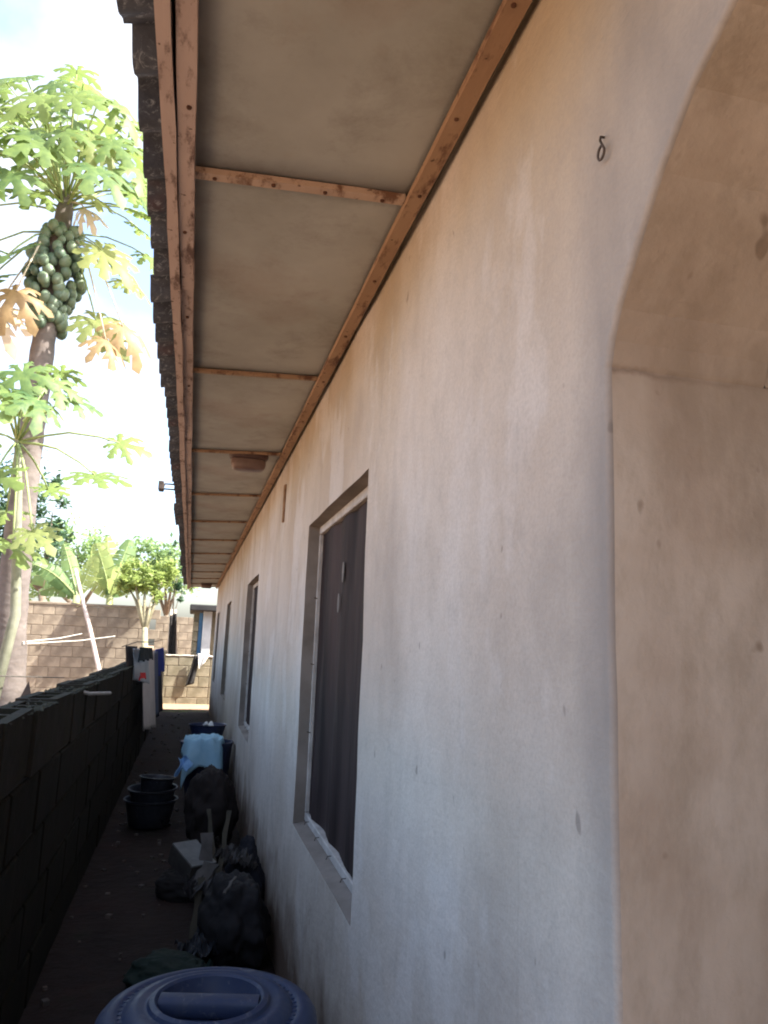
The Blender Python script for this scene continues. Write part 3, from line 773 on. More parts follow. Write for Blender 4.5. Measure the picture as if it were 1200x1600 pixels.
def put_leaf(t, apex, tgt, size, kind, rnd, up=0.75, attach=None):
    tgt = Vector(tgt); out = tgt - apex; oh_ = Vector((out.x, out.y, 0)); 
    oh_ = oh_.normalized() if oh_.length > .05 else Vector((rnd.uniform(-1, 1), rnd.uniform(-1, 1), 0)).normalized()
    # leaf axis points outward and down; normal up and tipped towards the light and outwards
    nrm = (Vector((0, 0, 1)) * up + oh_ * rnd.uniform(.1, .5) + Vector((rnd.uniform(-.35, .35), rnd.uniform(-1.1, -.1), 0))).normalized()
    ax = (oh_ + Vector((rnd.uniform(-.5, .5), rnd.uniform(-.5, .5), -.3))); ax = (ax - nrm * ax.dot(nrm)).normalized()
    by = nrm.cross(ax); Rm = Matrix(((ax.x, by.x, nrm.x), (ax.y, by.y, nrm.y), (ax.z, by.z, nrm.z)))
    size *= 1.3
    lf = link('leaf', rnd.choice(LEAF[kind]), t, tgt, Rm, size)
    # petiole as a sub-part, in the leaf's own frame
    a = attach if attach is not None else apex
    mid = a.lerp(tgt, .5) + Vector((0, 0, .10 * out.length if kind != 'o' else .18 * out.length))
    pts = [a, a.lerp(mid, .55) + Vector((0, 0, .01)), mid, mid.lerp(tgt, .6) + Vector((0, 0, .02)), tgt]
    inv = Rm.inverted()
    mm = Mb().tube([inv @ (p - tgt) / size for p in pts], [.015 / size, .013 / size, .011 / size, .010 / size, .008 / size], 6)
    o = bpy.data.objects.new('petiole', mm.mesh('petiole', M_PETD if kind in 'ob' else M_PET, smooth=True)); COL.objects.link(o); o.parent = lf
    return lf
# main papaya tree
rnd = random.Random(21)
PB = Vector((-1.86, 9.0, 0)); PA = P(103, 318, 9.0)
pap = thing('papaya_tree', PB, 'tall fruiting papaya tree with sunlit trunk behind the left wall', 'tree')
def bark_mat():
    k = NT('papaya_bark'); x, y, z = k.xyz()
    col = k.ramp(k.noise(4, 6, (1, 1, 1.5)), [(0.3, (.095, .082, .078)), (0.7, (.19, .165, .155))])
    rg = k.math('ADD', k.math('MULTIPLY', z, 11), k.math('MULTIPLY', k.noise(3, 4), 5.0))
    col = k.mix(k.ramp(k.math('FRACT', rg), [(0.0, .35), (0.12, 0.0), (0.9, 0.0), (1.0, .35)]), col, (.17, .14, .12))
    k.bump(k.math('SINE', k.math('MULTIPLY', rg, 6.28)), .15, .006)
    return k.done(col, .85, .2)
M_BARK = bark_mat()
tp = [Vector((-1.86, 9.0, -.05))] + [P(px, py, 9.0) for px, py in ((14, 1100), (17, 970), (30, 830), (45, 700), (58, 610), (70, 520), (86, 420), (101, 330), (105, 300))]
dn = []
for a, b in zip(tp, tp[1:]):
    for k in range(6): dn.append(a.lerp(b, k / 6))
dn.append(tp[-1]); nn = len(dn)
rr = [(.175 - .075 * i / nn if i < nn * .85 else .105 - .05 * (i / nn - .85) / .15) * (1 + .04 * math.sin(i * 2.1)) for i in range(nn)]
Mb().tube(dn, rr, 18).build('trunk', M_BARK, pap, smooth=True)
# fruit cluster
fm = Mb(); fm.lathe([(0, -.085), (.035, -.078), (.062, -.045), (.07, 0), (.060, .045), (.035, .075), (.012, .088), (0, .088)], 14)
def fruit_mat():
    k = NT('papaya_fruit'); col = k.mix(k.rnd(), (.075, .12, .085), (.14, .19, .13))
    col = k.mix(k.ramp(k.noise(14, 3), [(.5, 0.0), (.75, .4)]), col, (.2, .24, .12)); return k.done(col, .45, .4)
FM = fm.mesh('fruit', fruit_mat(), smooth=True)
M_STK = simple('fruit_stalk', (.3, .28, .2), (.42, .4, .3), 10)
for k in range(140):
    f = (k + .5) / 140; py = 362 + 150 * f; c = P(103 - .17 * (py - 330), py, 9.0)
    a = k * 2.39996 + rnd.uniform(-.2, .2); rad = (.16 + .11 * math.sin(math.pi * min(1, f * 1.15))) * rnd.uniform(.85, 1.2)
    loc = c + Vector((math.cos(a) * rad, math.sin(a) * rad, rnd.uniform(-.03, .03)))
    link('fruit', FM, pap, loc, Matrix.Rotation(rnd.uniform(-.5, .5), 3, 'X') @ Matrix.Rotation(rnd.uniform(-.5, .5), 3, 'Y'), rnd.uniform(.62, 1.08))
for (px, py, Y, sz, kd) in (
    (62, 150, 8.7, .44, 'g'), (25, 178, 9.3, .42, 'g'), (-25, 150, 8.9, .45, 'g'), (105, 165, 9.5, .42, 'g'), (158, 150, 8.8, .38, 'g'), (70, 225, 8.3, .42, 'g'), (25, 240, 8.6, .44, 'g'),
    (140, 215, 8.5, .40, 'y'), (150, 262, 8.2, .44, 'g'), (205, 235, 9.4, .42, 'g'), (190, 275, 8.9, .40, 'g'), (215, 330, 9.1, .36, 'g'), (-20, 230, 9.4, .46, 'g'), (-15, 300, 8.4, .46, 'g'),
    (45, 275, 9.8, .42, 'g'), (100, 235, 9.9, .45, 'g'), (165, 195, 9.8, .40, 'g'), (120, 190, 8.9, .36, 'g'), (-60, 200, 8.6, .5, 'g'), (-50, 330, 9.2, .46, 'g'), (230, 200, 9.7, .4, 'g'), (235, 290, 10.0, .42, 'g'),
    (160, 392, 8.7, .40, 'y'), (185, 415, 9.1, .32, 'y'), (10, 400, 8.5, .46, 'g'), (-20, 440, 9.2, .46, 'g'), (230, 400, 9.5, .3, 'g'), (215, 355, 9.9, .3, 'g'),
    (150, 500, 8.8, .40, 'y'), (192, 510, 8.6, .36, 'o'), (25, 455, 8.5, .40, 'o'), (-5, 480, 8.8, .42, 'b'), (132, 325, 8.75, .22, 'b'), (85, 200, 9.2, .40, 'g'), (10, 130, 9.8, .4, 'g'), (180, 240, 10.1, .42, 'g'), (45, 205, 8.4, .42, 'g'), (130, 130, 9.3, .38, 'g'), (175, 220, 8.5, .38, 'g'), (0, 200, 8.3, .42, 'g'), (200, 190, 9.2, .36, 'g'), (85, 130, 9.0, .38, 'g'), (60, 300, 8.6, .30, 'g'), (205, 300, 8.6, .34, 'g'), (-30, 390, 8.7, .42, 'g'), (235, 340, 9.2, .3, 'g'), (115, 150, 8.4, .36, 'g'), (40, 120, 9.1, .36, 'g'), (185, 165, 9.0, .34, 'g'), (20, 270, 8.2, .40, 'g'), (215, 265, 8.7, .34, 'g'), (-40, 260, 8.8, .42, 'g'), (150, 310, 8.7, .26, 'y'), (225, 310, 9.6, .3, 'g'), (100, 205, 8.3, .34, 'g'), (40, 170, 9.8, .4, 'g'), (60, 250, 9.6, .36, 'g'), (195, 440, 8.9, .28, 'y'), (120, 110, 9.6, .34, 'g'), (165, 530, 8.5, .30, 'o')):
    at = PA + Vector((0, 0, rnd.uniform(-.12, .05)))
    if py > 380: at = P(95, 365, 9.0)
    put_leaf(pap, PA, P(px, py, Y), sz, kd, rnd, attach=at)

# young papaya in front of it
YA_ = P(27, 690, 8.0)
yp = thing('papaya_tree', (YA_.x, YA_.y, 0), 'slender young papaya with a pale stem beside the tall papaya', 'tree')
Mb().tube([(YA_.x - .02, 8.0, -.05), P(24, 960, 8.0), P(27, 830, 8.0), P(29, 760, 8.0), P(27, 690, 8.0), P(27, 672, 8.0)], [.06, .05, .042, .036, .03, .015], 12).build('trunk', simple('pale_stem', (.16, .17, .12), (.25, .26, .20), 8), yp, smooth=True)
for (px, py, Y, sz, kd) in ((35, 580, 7.7, .32, 'g'), (85, 595, 7.8, .30, 'g'), (110, 622, 7.9, .27, 'g'), (60, 625, 7.6, .33, 'g'), (15, 615, 7.6, .36, 'g'), (-20, 590, 7.8, .36, 'g'), (186, 692, 7.8, .26, 'g'), (148, 742, 7.6, .33, 'g'),
                            (-10, 745, 7.8, .36, 'g'), (75, 765, 8.4, .22, 'g'), (55, 640, 8.4, .28, 'y'), (-30, 680, 8.3, .34, 'g'), (50, 830, 7.5, .25, 'y'), (10, 800, 8.4, .32, 'g'), (20, 850, 7.7, .34, 'g'), (95, 580, 8.5, .28, 'g')):
    put_leaf(yp, YA_, P(px, py, Y), sz, kd, rnd)

# ------------------------------------------------------------------ bananas and trees beyond the walls
BG = leafmat('banana_leaf', (.07, .13, .06), (.15, .23, .09), .42)
BY = leafmat('banana_leaf_sunlit', (.15, .21, .08), (.24, .29, .11), .45)  # paler copy of the leaf material, sunlight put into its colour
M_BST = simple('banana_stem', (.22, .26, .10), (.36, .36, .18), 8)
def banana_leaf(t, base, tip, wid, bow, mat, seed):
    rd = random.Random(seed); base, tip = Vector(base), Vector(tip); ax = tip - base
    side = ax.cross(Vector((0, -1, .25))).normalized(); up = side.cross(ax).normalized(); m = Mb(); n = 22
    def mid(t_): return base + ax * t_ + Vector((0, 0, bow * math.sin(math.pi * t_) * ax.length))
    for sd in (-1, 1):
        j = 0
        while j < n:
            run = min(rd.choice((1, 2, 2, 3, 5)), n - j); sagx = rd.uniform(-.15, .7)
            for k in range(j, j + run):
                q = []
                for t_ in (k / n, (k + (1 if k < j + run - 1 else .72)) / n):
                    wv = wid * max(0.02, math.sin(math.pi * min(1, (t_ * .93 + .05))) ** .6)
                    p0 = mid(t_); q.append((p0, p0 + side * sd * wv * .55 - up * wv * .08, p0 + side * sd * wv - up * wv * (.25 + sagx) + ax.normalized() * wv * .12))
                m.add([*q[0], *q[1]], [(0, 3, 4, 1), (1, 4, 5, 2)] if sd > 0 else [(1, 4, 3, 0), (2, 5, 4, 1)])
            j += run
    lf = m.build('leaf', mat, t, smooth=True, org=base)
    Mb().tube([mid(k / 8) for k in range(9)], [.022 - .018 * k / 8 for k in range(9)], 6).build('midrib', M_PET, lf)
def banana(px, Yb, label, leaves):
    b = P(px, 980, Yb); b.z = 0; t = thing('banana_plant', b, label, 'banana plant', 'banana plants behind the tall block wall')
    crown = P(px, 930, Yb)
    Mb().tube([b, (b + crown) / 2, crown], [.14, .12, .08], 12).build('stem', M_BST, t, smooth=True)
    for i, (tx, ty, dY, wd, bow, mt) in enumerate(leaves): banana_leaf(t, crown + Vector((jit(.04), jit(.04), 0)), P(tx, ty, Yb + dY), wd, bow, mt, i + int(px))
banana(120, 19.6, 'dark green banana plant arching left over the tall wall', ((48, 880, -.4, .22, .10, BG), (60, 925, .2, .22, .16, BG), (100, 850, .6, .2, .03, BG), (150, 870, -.2, .2, .05, BY), (30, 905, .8, .25, .15, BG)))
banana(172, 20.2, 'sunlit banana plant with upright leaves above the tall wall', ((204, 842, .3, .30, .02, BG), (150, 848, -.3, .26, .04, BY), (168, 838, .7, .28, .02, BY), (215, 905, -.3, .22, .10, BG), (138, 905, .2, .24, .12, BY), (188, 890, -.7, .24, .06, BY)))
def leafy(name, base, crowns, n, ls, mat, trunk_r, label, cat, seed, group=None, bark=None, limbs=True):
    rd = random.Random(seed); base = Vector(base); t = thing(name, base, label, cat, group); m = Mb(); tm = Mb()
    main = sum((Vector(c) for c, r in crowns), Vector()) / len(crowns)
    fork = base.lerp(main, .6); fork.x = base.x * .6 + main.x * .4
    tm.tube([base - Vector((0, 0, .05)), base.lerp(fork, .5) + Vector((.05, 0, 0)), fork], [trunk_r, trunk_r * .8, trunk_r * .6], 10)
    tot = sum(r[0] * r[1] * r[2] for c, r in crowns) ** 1
    for c, r in crowns:
        c = Vector(c); tm.tube([fork - Vector((0, 0, .05)), fork.lerp(c, .6) + Vector((jit(.05), 0, .03)), c], [trunk_r * .5, trunk_r * .3, trunk_r * .1], 7)
        k = int(n * r[0] * r[1] * r[2] / tot)
        cl = []
        for q in range(max(6, k // 22)):
            d = Vector((rd.gauss(0, 1), rd.gauss(0, 1), rd.gauss(0, 1))).normalized() * rd.uniform(.45, 1.0) ** .6
            cl.append(c + Vector((d.x * r[0], d.y * r[1], d.z * r[2])))
        for q in range(k):
            p = rd.choice(cl) + Vector((rd.gauss(0, 1), rd.gauss(0, 1), rd.gauss(0, 1))) * .26 * min(r)
            a = Vector((rd.gauss(0, 1), rd.gauss(0, 1), rd.gauss(0, .6))).normalized(); b_ = a.cross(Vector((rd.gauss(0, .5), rd.gauss(0, .5), 1))).normalized(); s_ = ls * rd.uniform(.6, 1.3)
            m.add([p - a * s_, p + b_ * s_ * .45, p + a * s_, p - b_ * s_ * .45], [(0, 1, 2, 3)])
    tm.build('trunk', bark or M_TRK, t, smooth=True); m.build('crown', mat, t)
    return t
M_TRK = simple('tree_bark', (.13, .10, .075), (.22, .18, .14), 9)
M_TRKG = simple('greenish_bark', (.20, .19, .12), (.30, .28, .19), 9)
TG = leafmat('tree_leaves', (.05, .10, .03), (.12, .19, .05), .4)
TP = leafmat('pale_leaves', (.10, .17, .07), (.20, .28, .12), .45)
TY = leafmat('lime_leaves', (.12, .18, .06), (.22, .28, .09), .45)
TD = leafmat('dark_leaves', (.025, .06, .035), (.05, .10, .05), .3)
b = P(222, 1060, 16.7); b.z = 0
leafy('shrub', b, [(P(228, 908, 17.7), (.50, .4, .22)), (P(200, 915, 17.8), (.26, .3, .18)), (P(258, 893, 17.8), (.26, .3, .24)), (P(240, 930, 17.5), (.24, .2, .16)), (P(210, 890, 17.8), (.25, .3, .2))], 3000, .065, TY, .10, 'lime green shrub with grey stem before the tall block wall', 'shrub', 3, None, M_TRKG)
b = P(262, 990, 25); b.z = 0
leafy('tree', b, [(P(255, 880, 25), (.8, .8, .6)), (P(225, 870, 25.5), (.7, .8, .5)), (P(285, 905, 25), (.5, .6, .4)), (P(270, 905, 24.5), (.7, .6, .4))], 2400, .10, TP, .12, 'pale green tree rising beyond the passage end near the roof', 'tree', 4, 'trees behind the walls')
b = P(80, 990, 21.5); b.z = 0
leafy('tree', b, [(P(82, 800, 21.5), (.32, .5, .9)), (P(70, 860, 21.5), (.6, .6, .7)), (P(20, 770, 22), (.9, .8, .9)), (P(-10, 850, 22), (.9, .8, 1.0))], 3200, .11, TD, .14, 'dark narrow tree seen just right of the papaya trunk', 'tree', 5, 'trees behind the walls')
b = P(130, 990, 27); b.z = 0
leafy('tree', b, [(P(120, 850, 27), (1.0, 1, .8)), (P(170, 890, 27), (1.2, 1, .6)), (P(60, 900, 27), (1.0, 1, .8))], 2200, .12, TP, .16, 'hazy pale tree in the distance behind the banana plants', 'tree', 6, 'trees behind the walls')
# spindly climber by the roof edge
b = P(264, 1015, 20.5); b.z = 0
leafy('spindly_plant', b, [(P(278, 900, 20.5), (.10, .12, .45)), (P(272, 860, 20.5), (.10, .12, .3)), (P(284, 925, 20.5), (.12, .12, .25))], 420, .055, TD, .03, 'spindly dark plant rising beside the far roof corner', 'plant', 8)

# leaning pole and yard lines
tag(Mb().tube([P(118, 890, 18.35), P(127, 930, 18.06), P(140, 980, 17.6), P(158, 1062, 16.9), Vector((P(166, 1100, 16.6).x, 16.5, 0))], [.036, .042, .046, .050, .053], 10).build('leaning_pole', simple('pale_pole', (.36, .31, .28), (.48, .42, .38), 7), smooth=True, org=(P(166, 1100, 16.6).x, 16.5, 0)), 'pale bamboo pole leaning before the tall block wall', 'pole')
for i, (a, b, lab) in enumerate((((36, 1003), (128, 990), 'upper white washing line tied to the papaya trunk'), ((36, 1006), (180, 994), 'lower white washing line tied to the papaya trunk'))):
    A, B = P(*a, 8.9), P(*b, 14.5)
    tag(Mb().tube([A, A.lerp(B, .5) - Vector((0, 0, .02)), B], .0055, 6).build('washing_line', M_ROPE, org=A), lab, 'washing line', 'white lines in the left yard')
A, B = P(-8, 1056, 7.5), P(100, 1059, 9.5)
tag(Mb().tube([A, B], .006, 6).build('wire', M_DROPE, org=A), 'thin dark wire crossing the papaya trunk above the left wall', 'wire')
m = Mb(); A = P(45, 1064, 5.2); m.add([A + Vector(v) for v in ((0, 0, 0), (-.10, .0, -.26), (.07, .04, -.28), (.0, .16, -.28), (-.1, 0, -.9), (.07, .04, -.9), (0, .16, -.9))], [(0, 1, 2), (0, 2, 3), (0, 3, 1), (1, 4, 5, 2), (2, 5, 6, 3), (3, 6, 4, 1)])
tag(m.build('pointed_stump', simple('dark_stump', (.06, .05, .05), (.11, .09, .08), 9), org=(A.x, A.y, 0)), 'dark pointed post top poking up behind the left wall', 'post')
tag(Mb().tube([P(126, 1080, 4.05), P(140, 1084, 4.1), P(172, 1083, 4.6)], .009, 6).build('grey_stick', simple('grey_stick', (.26, .25, .24), (.36, .35, .33), 9), org=P(140, 1084, 4.1)), 'thin grey stick lying on the left wall and pointing over the passage', 'stick')

# ------------------------------------------------------------------ things on the passage floor
def plastic(name, c, rough=.4):
    k = NT(name); col = k.mix(k.ramp(k.noise(5, 6), [(.4, 0.0), (.75, .5)]), c, tuple(x * .55 + .02 for x in c))
    col = k.mix(k.ramp(k.noise(30, 4, off=(1, 2, 3)), [(.6, 0.0), (.75, .35)]), col, (.16, .16, .17))
    col = k.mix(k.ramp(k.noise(9, 8, (1, 1, 1), .75, (6, 3, 1)), [(.50, 0.0), (.66, .30)]), col, (.06, .058, .06))
    col = k.mix(k.ramp(k.noise(55, 3, (1, .25, 1), .6, (2, 9, 1)), [(.62, 0.0), (.70, .35)]), col, (.15, .15, .16))
    k.bump(k.noise(40, 3), .12, .003); return k.done(col, k.ramp(k.noise(7, 6, off=(4, 4, 4)), [(.35, rough - .08), (.7, min(1, rough + .3))]), .4)
# blue barrel
BX, BY_, BZ = .088, 1.56, .715
br = thing('plastic_barrel', (BX, BY_, 0.01), 'blue plastic barrel with round screw lid in the foreground', 'barrel')
MBL = plastic('barrel_blue', (.010, .021, .062), .45)
m = Mb(); m.lathe([(0, .012), (.165, .012), (.178, .03), (.186, .12), (.190, .16), (.186, .19), (.192, .40), (.196, .44), (.192, .47), (.194, .60), (.199, .62), (.199, .645), (.190, .66), (.178, .672), (.17, .68), (0, .68)], 64, (BX, BY_, 0))
m.build('body', MBL, br, autos=50)
m = Mb(); m.lathe([(.199, .6555), (.2015, .672), (.199, .689), (.190, .700), (.176, .706), (.166, .706), (.160, .702), (.154, .703), (.148, .710), (.136, .716), (.126, .717), (.118, .714), (.112, .715), (.108, .721), (.099, .724), (.094, .720), (.090, .698), (.085, .692), (0, .690)], 72, (BX, BY_, 0))
lid = m.build('lid', plastic('lid_blue', (.010, .022, .066), .5), br, autos=35)
m = Mb(); ang = math.radians(-12)
def hb(u, v):
    s_ = -0.091 + .182 * u; a = v * 2 * math.pi; wv = .021; hv = .018
    c_, s2 = math.cos(a), math.sin(a)
    yy = wv * math.copysign(abs(c_) ** .6, c_); zz = hv * math.copysign(abs(s2) ** .6, s2)
    return (BX + s_ * math.cos(ang) - yy * math.sin(ang), BY_ + s_ * math.sin(ang) + yy * math.cos(ang), .706 + zz)
m.grid(hb, 14, 20); m.build('handle', plastic('lid_blue2', (.010, .022, .066), .5), lid, autos=50)
for k in range(48):      # raised grip marks between the lid rings, joined as one relief
    pass
m = Mb()
for k in range(60):
    a = 2 * math.pi * k / 60; r0, r1 = .1525, .1625
    c_, s_ = math.cos(a), math.sin(a); d = Vector((-s_, c_, 0)) * .0025; q0 = Vector((BX + r0 * c_, BY_ + r0 * s_, .701)); q1 = Vector((BX + r1 * c_, BY_ + r1 * s_, .7015)); h = Vector((0, 0, .0025))
    m.add([q0 - d, q1 - d, q1 + d, q0 + d, q0 - d + h, q1 - d + h, q1 + d + h, q0 + d + h], [(4, 5, 6, 7), (0, 1, 5, 4), (2, 3, 7, 6), (3, 0, 4, 7), (1, 2, 6, 5)])
tag(m.build('grip_ridges', plastic('lid_blue3', (.010, .022, .066), .5), lid), kind='stuff')
# stacked basins
MBN = plastic('basin_black', (.014, .017, .026), .35)
def basin(x, y, z, r, h, label, tilt=(0, 0, 0)):
    m = Mb(); m.lathe([(0, 0), (r * .72, 0), (r * .78, .01), (r * .95, h * .9), (r * 1.0, h * .92), (r * 1.05, h * .95), (r * 1.05, h), (r * .98, h), (r * .92, h * .93), (r * .75, .018), (0, .014)], 44)
    o = m.build('plastic_basin', MBN, autos=45); o.location = (x, y, z); o.rotation_euler = tilt
    return tag(o, label, 'basin', 'stacked basins on the path')
basin(-.185, 6.05, .03, .185, .19, 'widest black basin at the bottom of the stack on the path')
basin(-.175, 6.06, .115, .170, .18, 'middle black basin of the stack on the path', (.03, -.02, 0))
basin(-.16, 6.08, .225, .125, .14, 'smallest black basin on top of the stack', (-.05, .06, 0))
# big basin under a light blue cloth
m = Mb(); m.lathe([(0, .03), (.15, .03), (.20, .30), (.215, .48), (.225, .50), (.225, .515), (.205, .515), (.19, .48), (.14, .06), (0, .05)], 40)
o = m.build('tub', plastic('tub_navy', (.012, .02, .06), .4), autos=40); o.location = (.215, 6.95, 0); tag(o, 'dark blue tub standing under the light blue cloth', 'tub')
m = Mb()
def cl(u, v):
    x = -.19 + .37 * u; y = -.29 + .52 * v
    d = max(abs(x / .16) ** 3 + abs(y / .21) ** 3, 1e-6) ** (1 / 3)
    z = .555 + .018 * fbm((x * 6, y * 6, 3)) + .02 * fbm((x * 14, y * 10, 8))
    if d > 1:
        dd = (d - 1); z -= .55 * dd + .10 * dd * dd
        sc = 1 - .30 * min(1, dd); x *= sc; y *= sc * (1 - .05 * dd)
        an = math.atan2(y, x); k = .022 * min(1, dd * 2) * math.sin(an * 9 + 2 * math.sin(an * 2))
        x += k * math.cos(an); y += k * math.sin(an)
    return (.185 + x, 6.92 + y, z)
m.grid(cl, 44, 60)
MCL = simple('light_blue_cloth', (.24, .43, .56), (.32, .52, .64), 7, .85, .1)
o = m.build('draped_cloth', MCL, smooth=True, org=(.2, 6.9, .5)); solid(o, .004); tag(o, 'light blue cloth draped over the dark tub by the wall', 'cloth')
m = Mb(); A = P(278, 1188, 6.55)
m.grid(lambda u, v: (A.x + .10 * u + .02 * math.sin(v * 5), A.y - .10 * v + .05 * math.sin(u * 5), A.z + .02 - .13 * v * (1 - .5 * u) - .02 * math.sin(u * 8)), 12, 12)
o = m.build('cloth_corner', simple('blue_corner', (.12, .26, .48), (.2, .36, .58), 8), smooth=True, org=A); solid(o, .004); tag(o, 'crumpled blue cloth trailing from the front of the draped tub', 'cloth')
m = Mb(); m.lathe([(0, 0), (.13, 0), (.17, .16), (.18, .165), (.165, .15), (.12, .02), (0, .02)], 32)
o = m.build('enamel_bowl', plastic('bowl_navy', (.015, .025, .07), .35), autos=40); o.location = (.23, 7.65, .42); tag(o, 'dark bowl raised behind the light blue cloth', 'bowl')
m = Mb(); m.cbox((.06, 7.45, .015), (.40, 7.85, .415), .01); tag(m.build('stool', simple('dark_stool', (.04, .03, .025), (.07, .055, .045), 8), org=(.23, 7.65, 0)), 'dark box stool under the raised bowl', 'stool')
m = Mb(); m.grid(lambda u, v: (.19 + .09 * u, 7.60 + .08 * v, .585 + .03 * math.sin(u * 6) * math.sin(v * 5)), 8, 8)
o = m.build('white_rag', simple('whiterag', (.6, .62, .62), (.72, .74, .74), 8), smooth=True, org=(.23, 7.6, .58)); solid(o, .01); tag(o, 'small white rag lying in the raised bowl', 'rag')
def sack(name, c, size, rotz, col, label, seed, pinch=.35, cat='sack'):
    m = Mb(); nu, nv = 72, 48; vs = []; c = Vector(c)
    def fn(u, v):
        th = 2 * math.pi * u; ph = math.pi * v
        r = math.sin(ph) ** .55; z = -math.cos(ph)
        x, y = r * math.cos(th), r * math.sin(th)
        p = Vector((math.copysign(abs(x) ** .8, x), math.copysign(abs(y) ** .8, y), z))
        if z > 0: p.x *= 1 - pinch * z; p.y *= 1 - pinch * z
        d = 1 + .16 * fbm((p.x * 1.6 + seed, p.y * 1.6, p.z * 1.6)) + .07 * fbm((p.x * 6, p.y * 6 + seed, p.z * 2.5)) + .035 * abs(fbm((p.x * 11, p.y * 11 + seed, p.z * 5)))
        p *= d; q = Vector((p.x * size[0], p.y * size[1], (p.z + 1) * size[2]))
        return c + Matrix.Rotation(rotz, 3, 'Z') @ q
    m.grid(fn, nu, nv)
    return tag(m.build(name, simple(name + str(seed), tuple(x * .7 for x in col), col, 12, .85, .35), smooth=True, org=c), label, cat)
sack('sack', (.225, 5.55, .02), (.155, .20, .235), .3, (.018, .013, .012), 'large dark brown sack slumped on the wall before the blue cloth', 1, .12)
sack('sack', (.285, 3.62, .02), (.125, .24, .165), .2, (.013, .012, .014), 'dark sack full of rubbish between barrel and white carton', 2, .25)
sack('black_bag', (.36, 4.05, .02), (.07, .12, .19), .7, (.012, .012, .018), 'small black bag tied up against the house wall', 3, .6, 'bag')
sack('plastic_bag', (.02, 3.35, .01), (.14, .16, .06), .9, (.010, .022, .018), 'flattened dark green bag on the path by the sack', 4, .2, 'bag')
# carton and scraps
M_CART = simple('dirty_carton', (.10, .105, .105), (.17, .175, .175), 9)
t = thing('carton', (.06, 4.45, .02), 'dirty pale carton tipped on the rubbish by the wall', 'carton')
Rc = Matrix.Rotation(.5, 3, 'Z') @ Matrix.Rotation(.3, 3, 'X')
cc = P(300, 1348, 4.45); m = Mb(); m.box(cc - Vector((.075, .12, .05)), cc + Vector((.075, .12, .05)), Rc); m.build('carton_body', simple('carton_dark', (.03, .028, .028), (.06, .055, .05), 9), t)
m = Mb(); m.box(cc + Vector((-.072, -.118, .0515)), cc + Vector((.072, .118, .058)), Rc, cc); m.build('carton_lid', M_CART, t)
sack('black_bag', (.07, 4.45, .0), (.11, .15, .075), 1.2, (.014, .012, .012), 'low black bag holding up the dirty carton', 6, .1, 'bag')
M_SCR1 = simple('pale_scrap', (.05, .046, .042), (.09, .082, .078), 9)
M_SCR2 = simple('brown_scrap', (.035, .031, .022), (.065, .058, .042), 9)
def plank(a, b, wd, th, mat, label, nm='wood_scrap'):
    a, b = Vector(a), Vector(b); d = (b - a); L = d.length; q = d.to_track_quat('X', 'Z').to_matrix(); m = Mb()
    n = 6; vs = []; fs = []
    for i in range(n + 1):
        s_ = i / n; ww = wd * (1 - .25 * s_ * (i % 2)); 
        for yy, zz in ((-ww, -th), (ww, -th), (ww, th), (-ww, th)): vs.append(a + q @ Vector((L * s_, yy / 2 + .004 * math.sin(i * 2), zz / 2)))
    for i in range(n):
        for k in range(4): fs.append((4 * i + k, 4 * i + (k + 1) % 4, 4 * i + 4 + (k + 1) % 4, 4 * i + 4 + k))
    fs += [(3, 2, 1, 0), tuple(4 * n + k for k in range(4))]
    m.add(vs, fs); return tag(m.build(nm, mat, org=a), label, 'scrap', 'scraps in the rubbish heap')
plank((.12, 3.85, .02), (.145, 4.0, .24), .035, .01, M_SCR2, 'narrow tan strip standing in front of the carton')
plank((.19, 4.25, .02), (.17, 4.45, .34), .07, .008, M_SCR1, 'pale pointed board leaning on the wall behind the dark sack')
plank((.11, 4.2, .10), (.20, 4.28, .23), .11, .008, M_SCR1, 'torn grey sheet lying across the rubbish beside the carton', 'torn_sheet')
plank((.26, 4.6, .05), (.31, 4.9, .36), .03, .012, M_SCR2, 'thin brown stick nearest the wall behind the sacks')
plank((.25, 4.65, .05), (.19, 4.95, .36), .025, .012, M_SCR2, 'thin brown stick crossing behind the pale pointed board')
plank((.22, 3.40, .345), (.27, 3.52, .375), .012, .006, M_SCR1, 'small pale sliver lying on the dark sack')
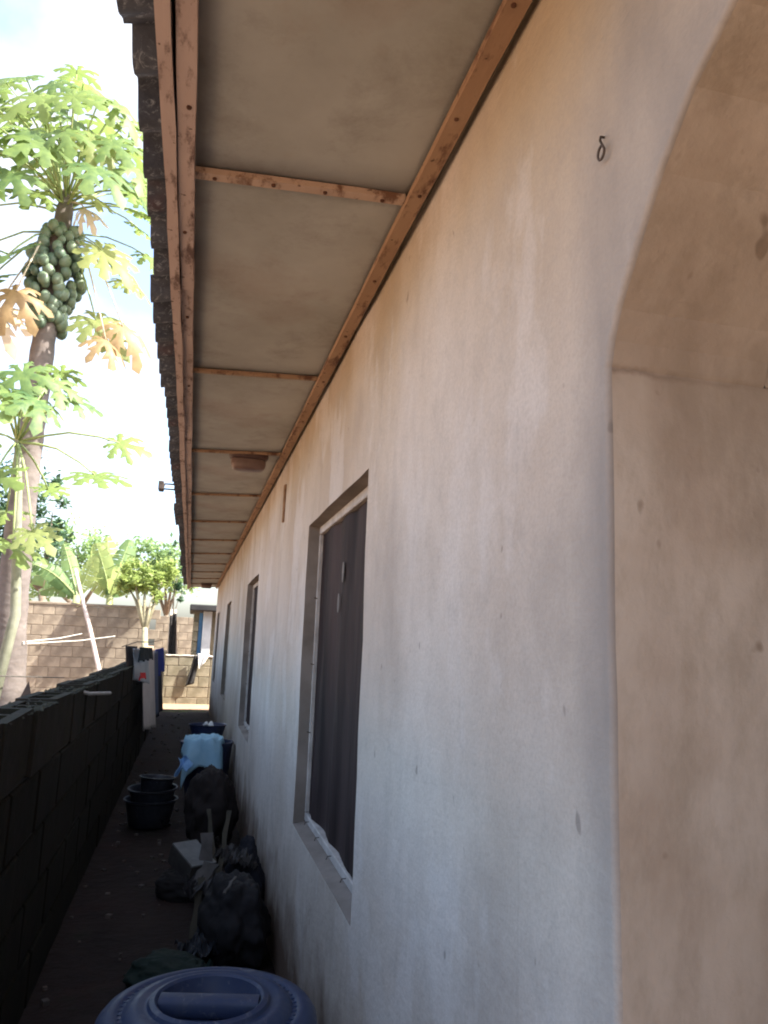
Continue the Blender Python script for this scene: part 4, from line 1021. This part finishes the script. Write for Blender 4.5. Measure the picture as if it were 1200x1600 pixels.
def crumple(c, w_, h_, tilt, col, label, seed):
    m = Mb(); c = Vector(c); Rm = Matrix.Rotation(seed * 1.7, 3, 'Z') @ Matrix.Rotation(tilt, 3, 'X')
    def fn(u, v):
        a = abs(fbm((u * 2.2 + seed, v * 2.2, 1))) + .5 * abs(fbm((u * 6 + seed, v * 6, 4)))
        return c + Rm @ Vector(((u - .5) * w_ * (1 - .3 * a), (v - .5) * h_ * (1 - .25 * abs(fbm((v * 3, u, seed)))), .11 * a))
    m.grid(fn, 26, 26); o = m.build('crumpled_wrap', simple('wrap%d' % seed, tuple(x * .6 for x in col), col, 14, .5, .2), org=c); solid(o, .003)
    return tag(o, label, 'wrapper', 'scraps in the rubbish heap')
crumple((.16, 4.02, .12), .20, .24, .5, (.035, .032, .034), 'crumpled grey-black sheet left of the dark sack', 1)
crumple((.17, 3.55, .06), .22, .28, .2, (.022, .026, .034), 'crumpled bluish wrap on the floor beside the dark sack', 2)
crumple((.30, 3.98, .30), .14, .18, -.3, (.05, .045, .044), 'creased grey scrap on top of the heap by the wall', 3)
crumple((.20, 4.85, .10), .22, .22, .7, (.03, .024, .02), 'brown crumpled paper at the foot of the big sack', 4)
crumple((.12, 3.15, .05), .22, .22, .1, (.012, .026, .022), 'creased dark green sheet nearest the barrel', 5)
rd = random.Random(5)
m = Mb()
for k in range(260):
    x, y = rd.uniform(-.46, .42), rd.uniform(1.2, 15); s_ = rd.uniform(.004, .014)
    m.box((x - s_, y - s_, .02), (x + s_, y + s_ * .7, .022 + s_ * 1.1), Matrix.Rotation(rd.uniform(0, 3), 3, 'Z'))
tag(m.build('pebbles', simple('pebble', (.06, .05, .045), (.12, .10, .09), 9)), 'small stones and crumbs scattered on the dark path', 'pebbles', kind='stuff')
# sparse weeds along the path's sunlit end
m = Mb()
for k in range(500):
    x, y = rd.uniform(-.46, .40), 15.2 + abs(rd.gauss(0, .25)); a = rd.uniform(0, 6.28); h = rd.uniform(.015, .05)
    m.add([(x, y, .01), (x + .006, y, .01), (x + .03 * math.cos(a), y + .03 * math.sin(a), h)], [(0, 1, 2)])
tag(m.build('weeds', TG), 'thin green weeds where the dark path meets sunlight', 'weeds', kind='stuff')
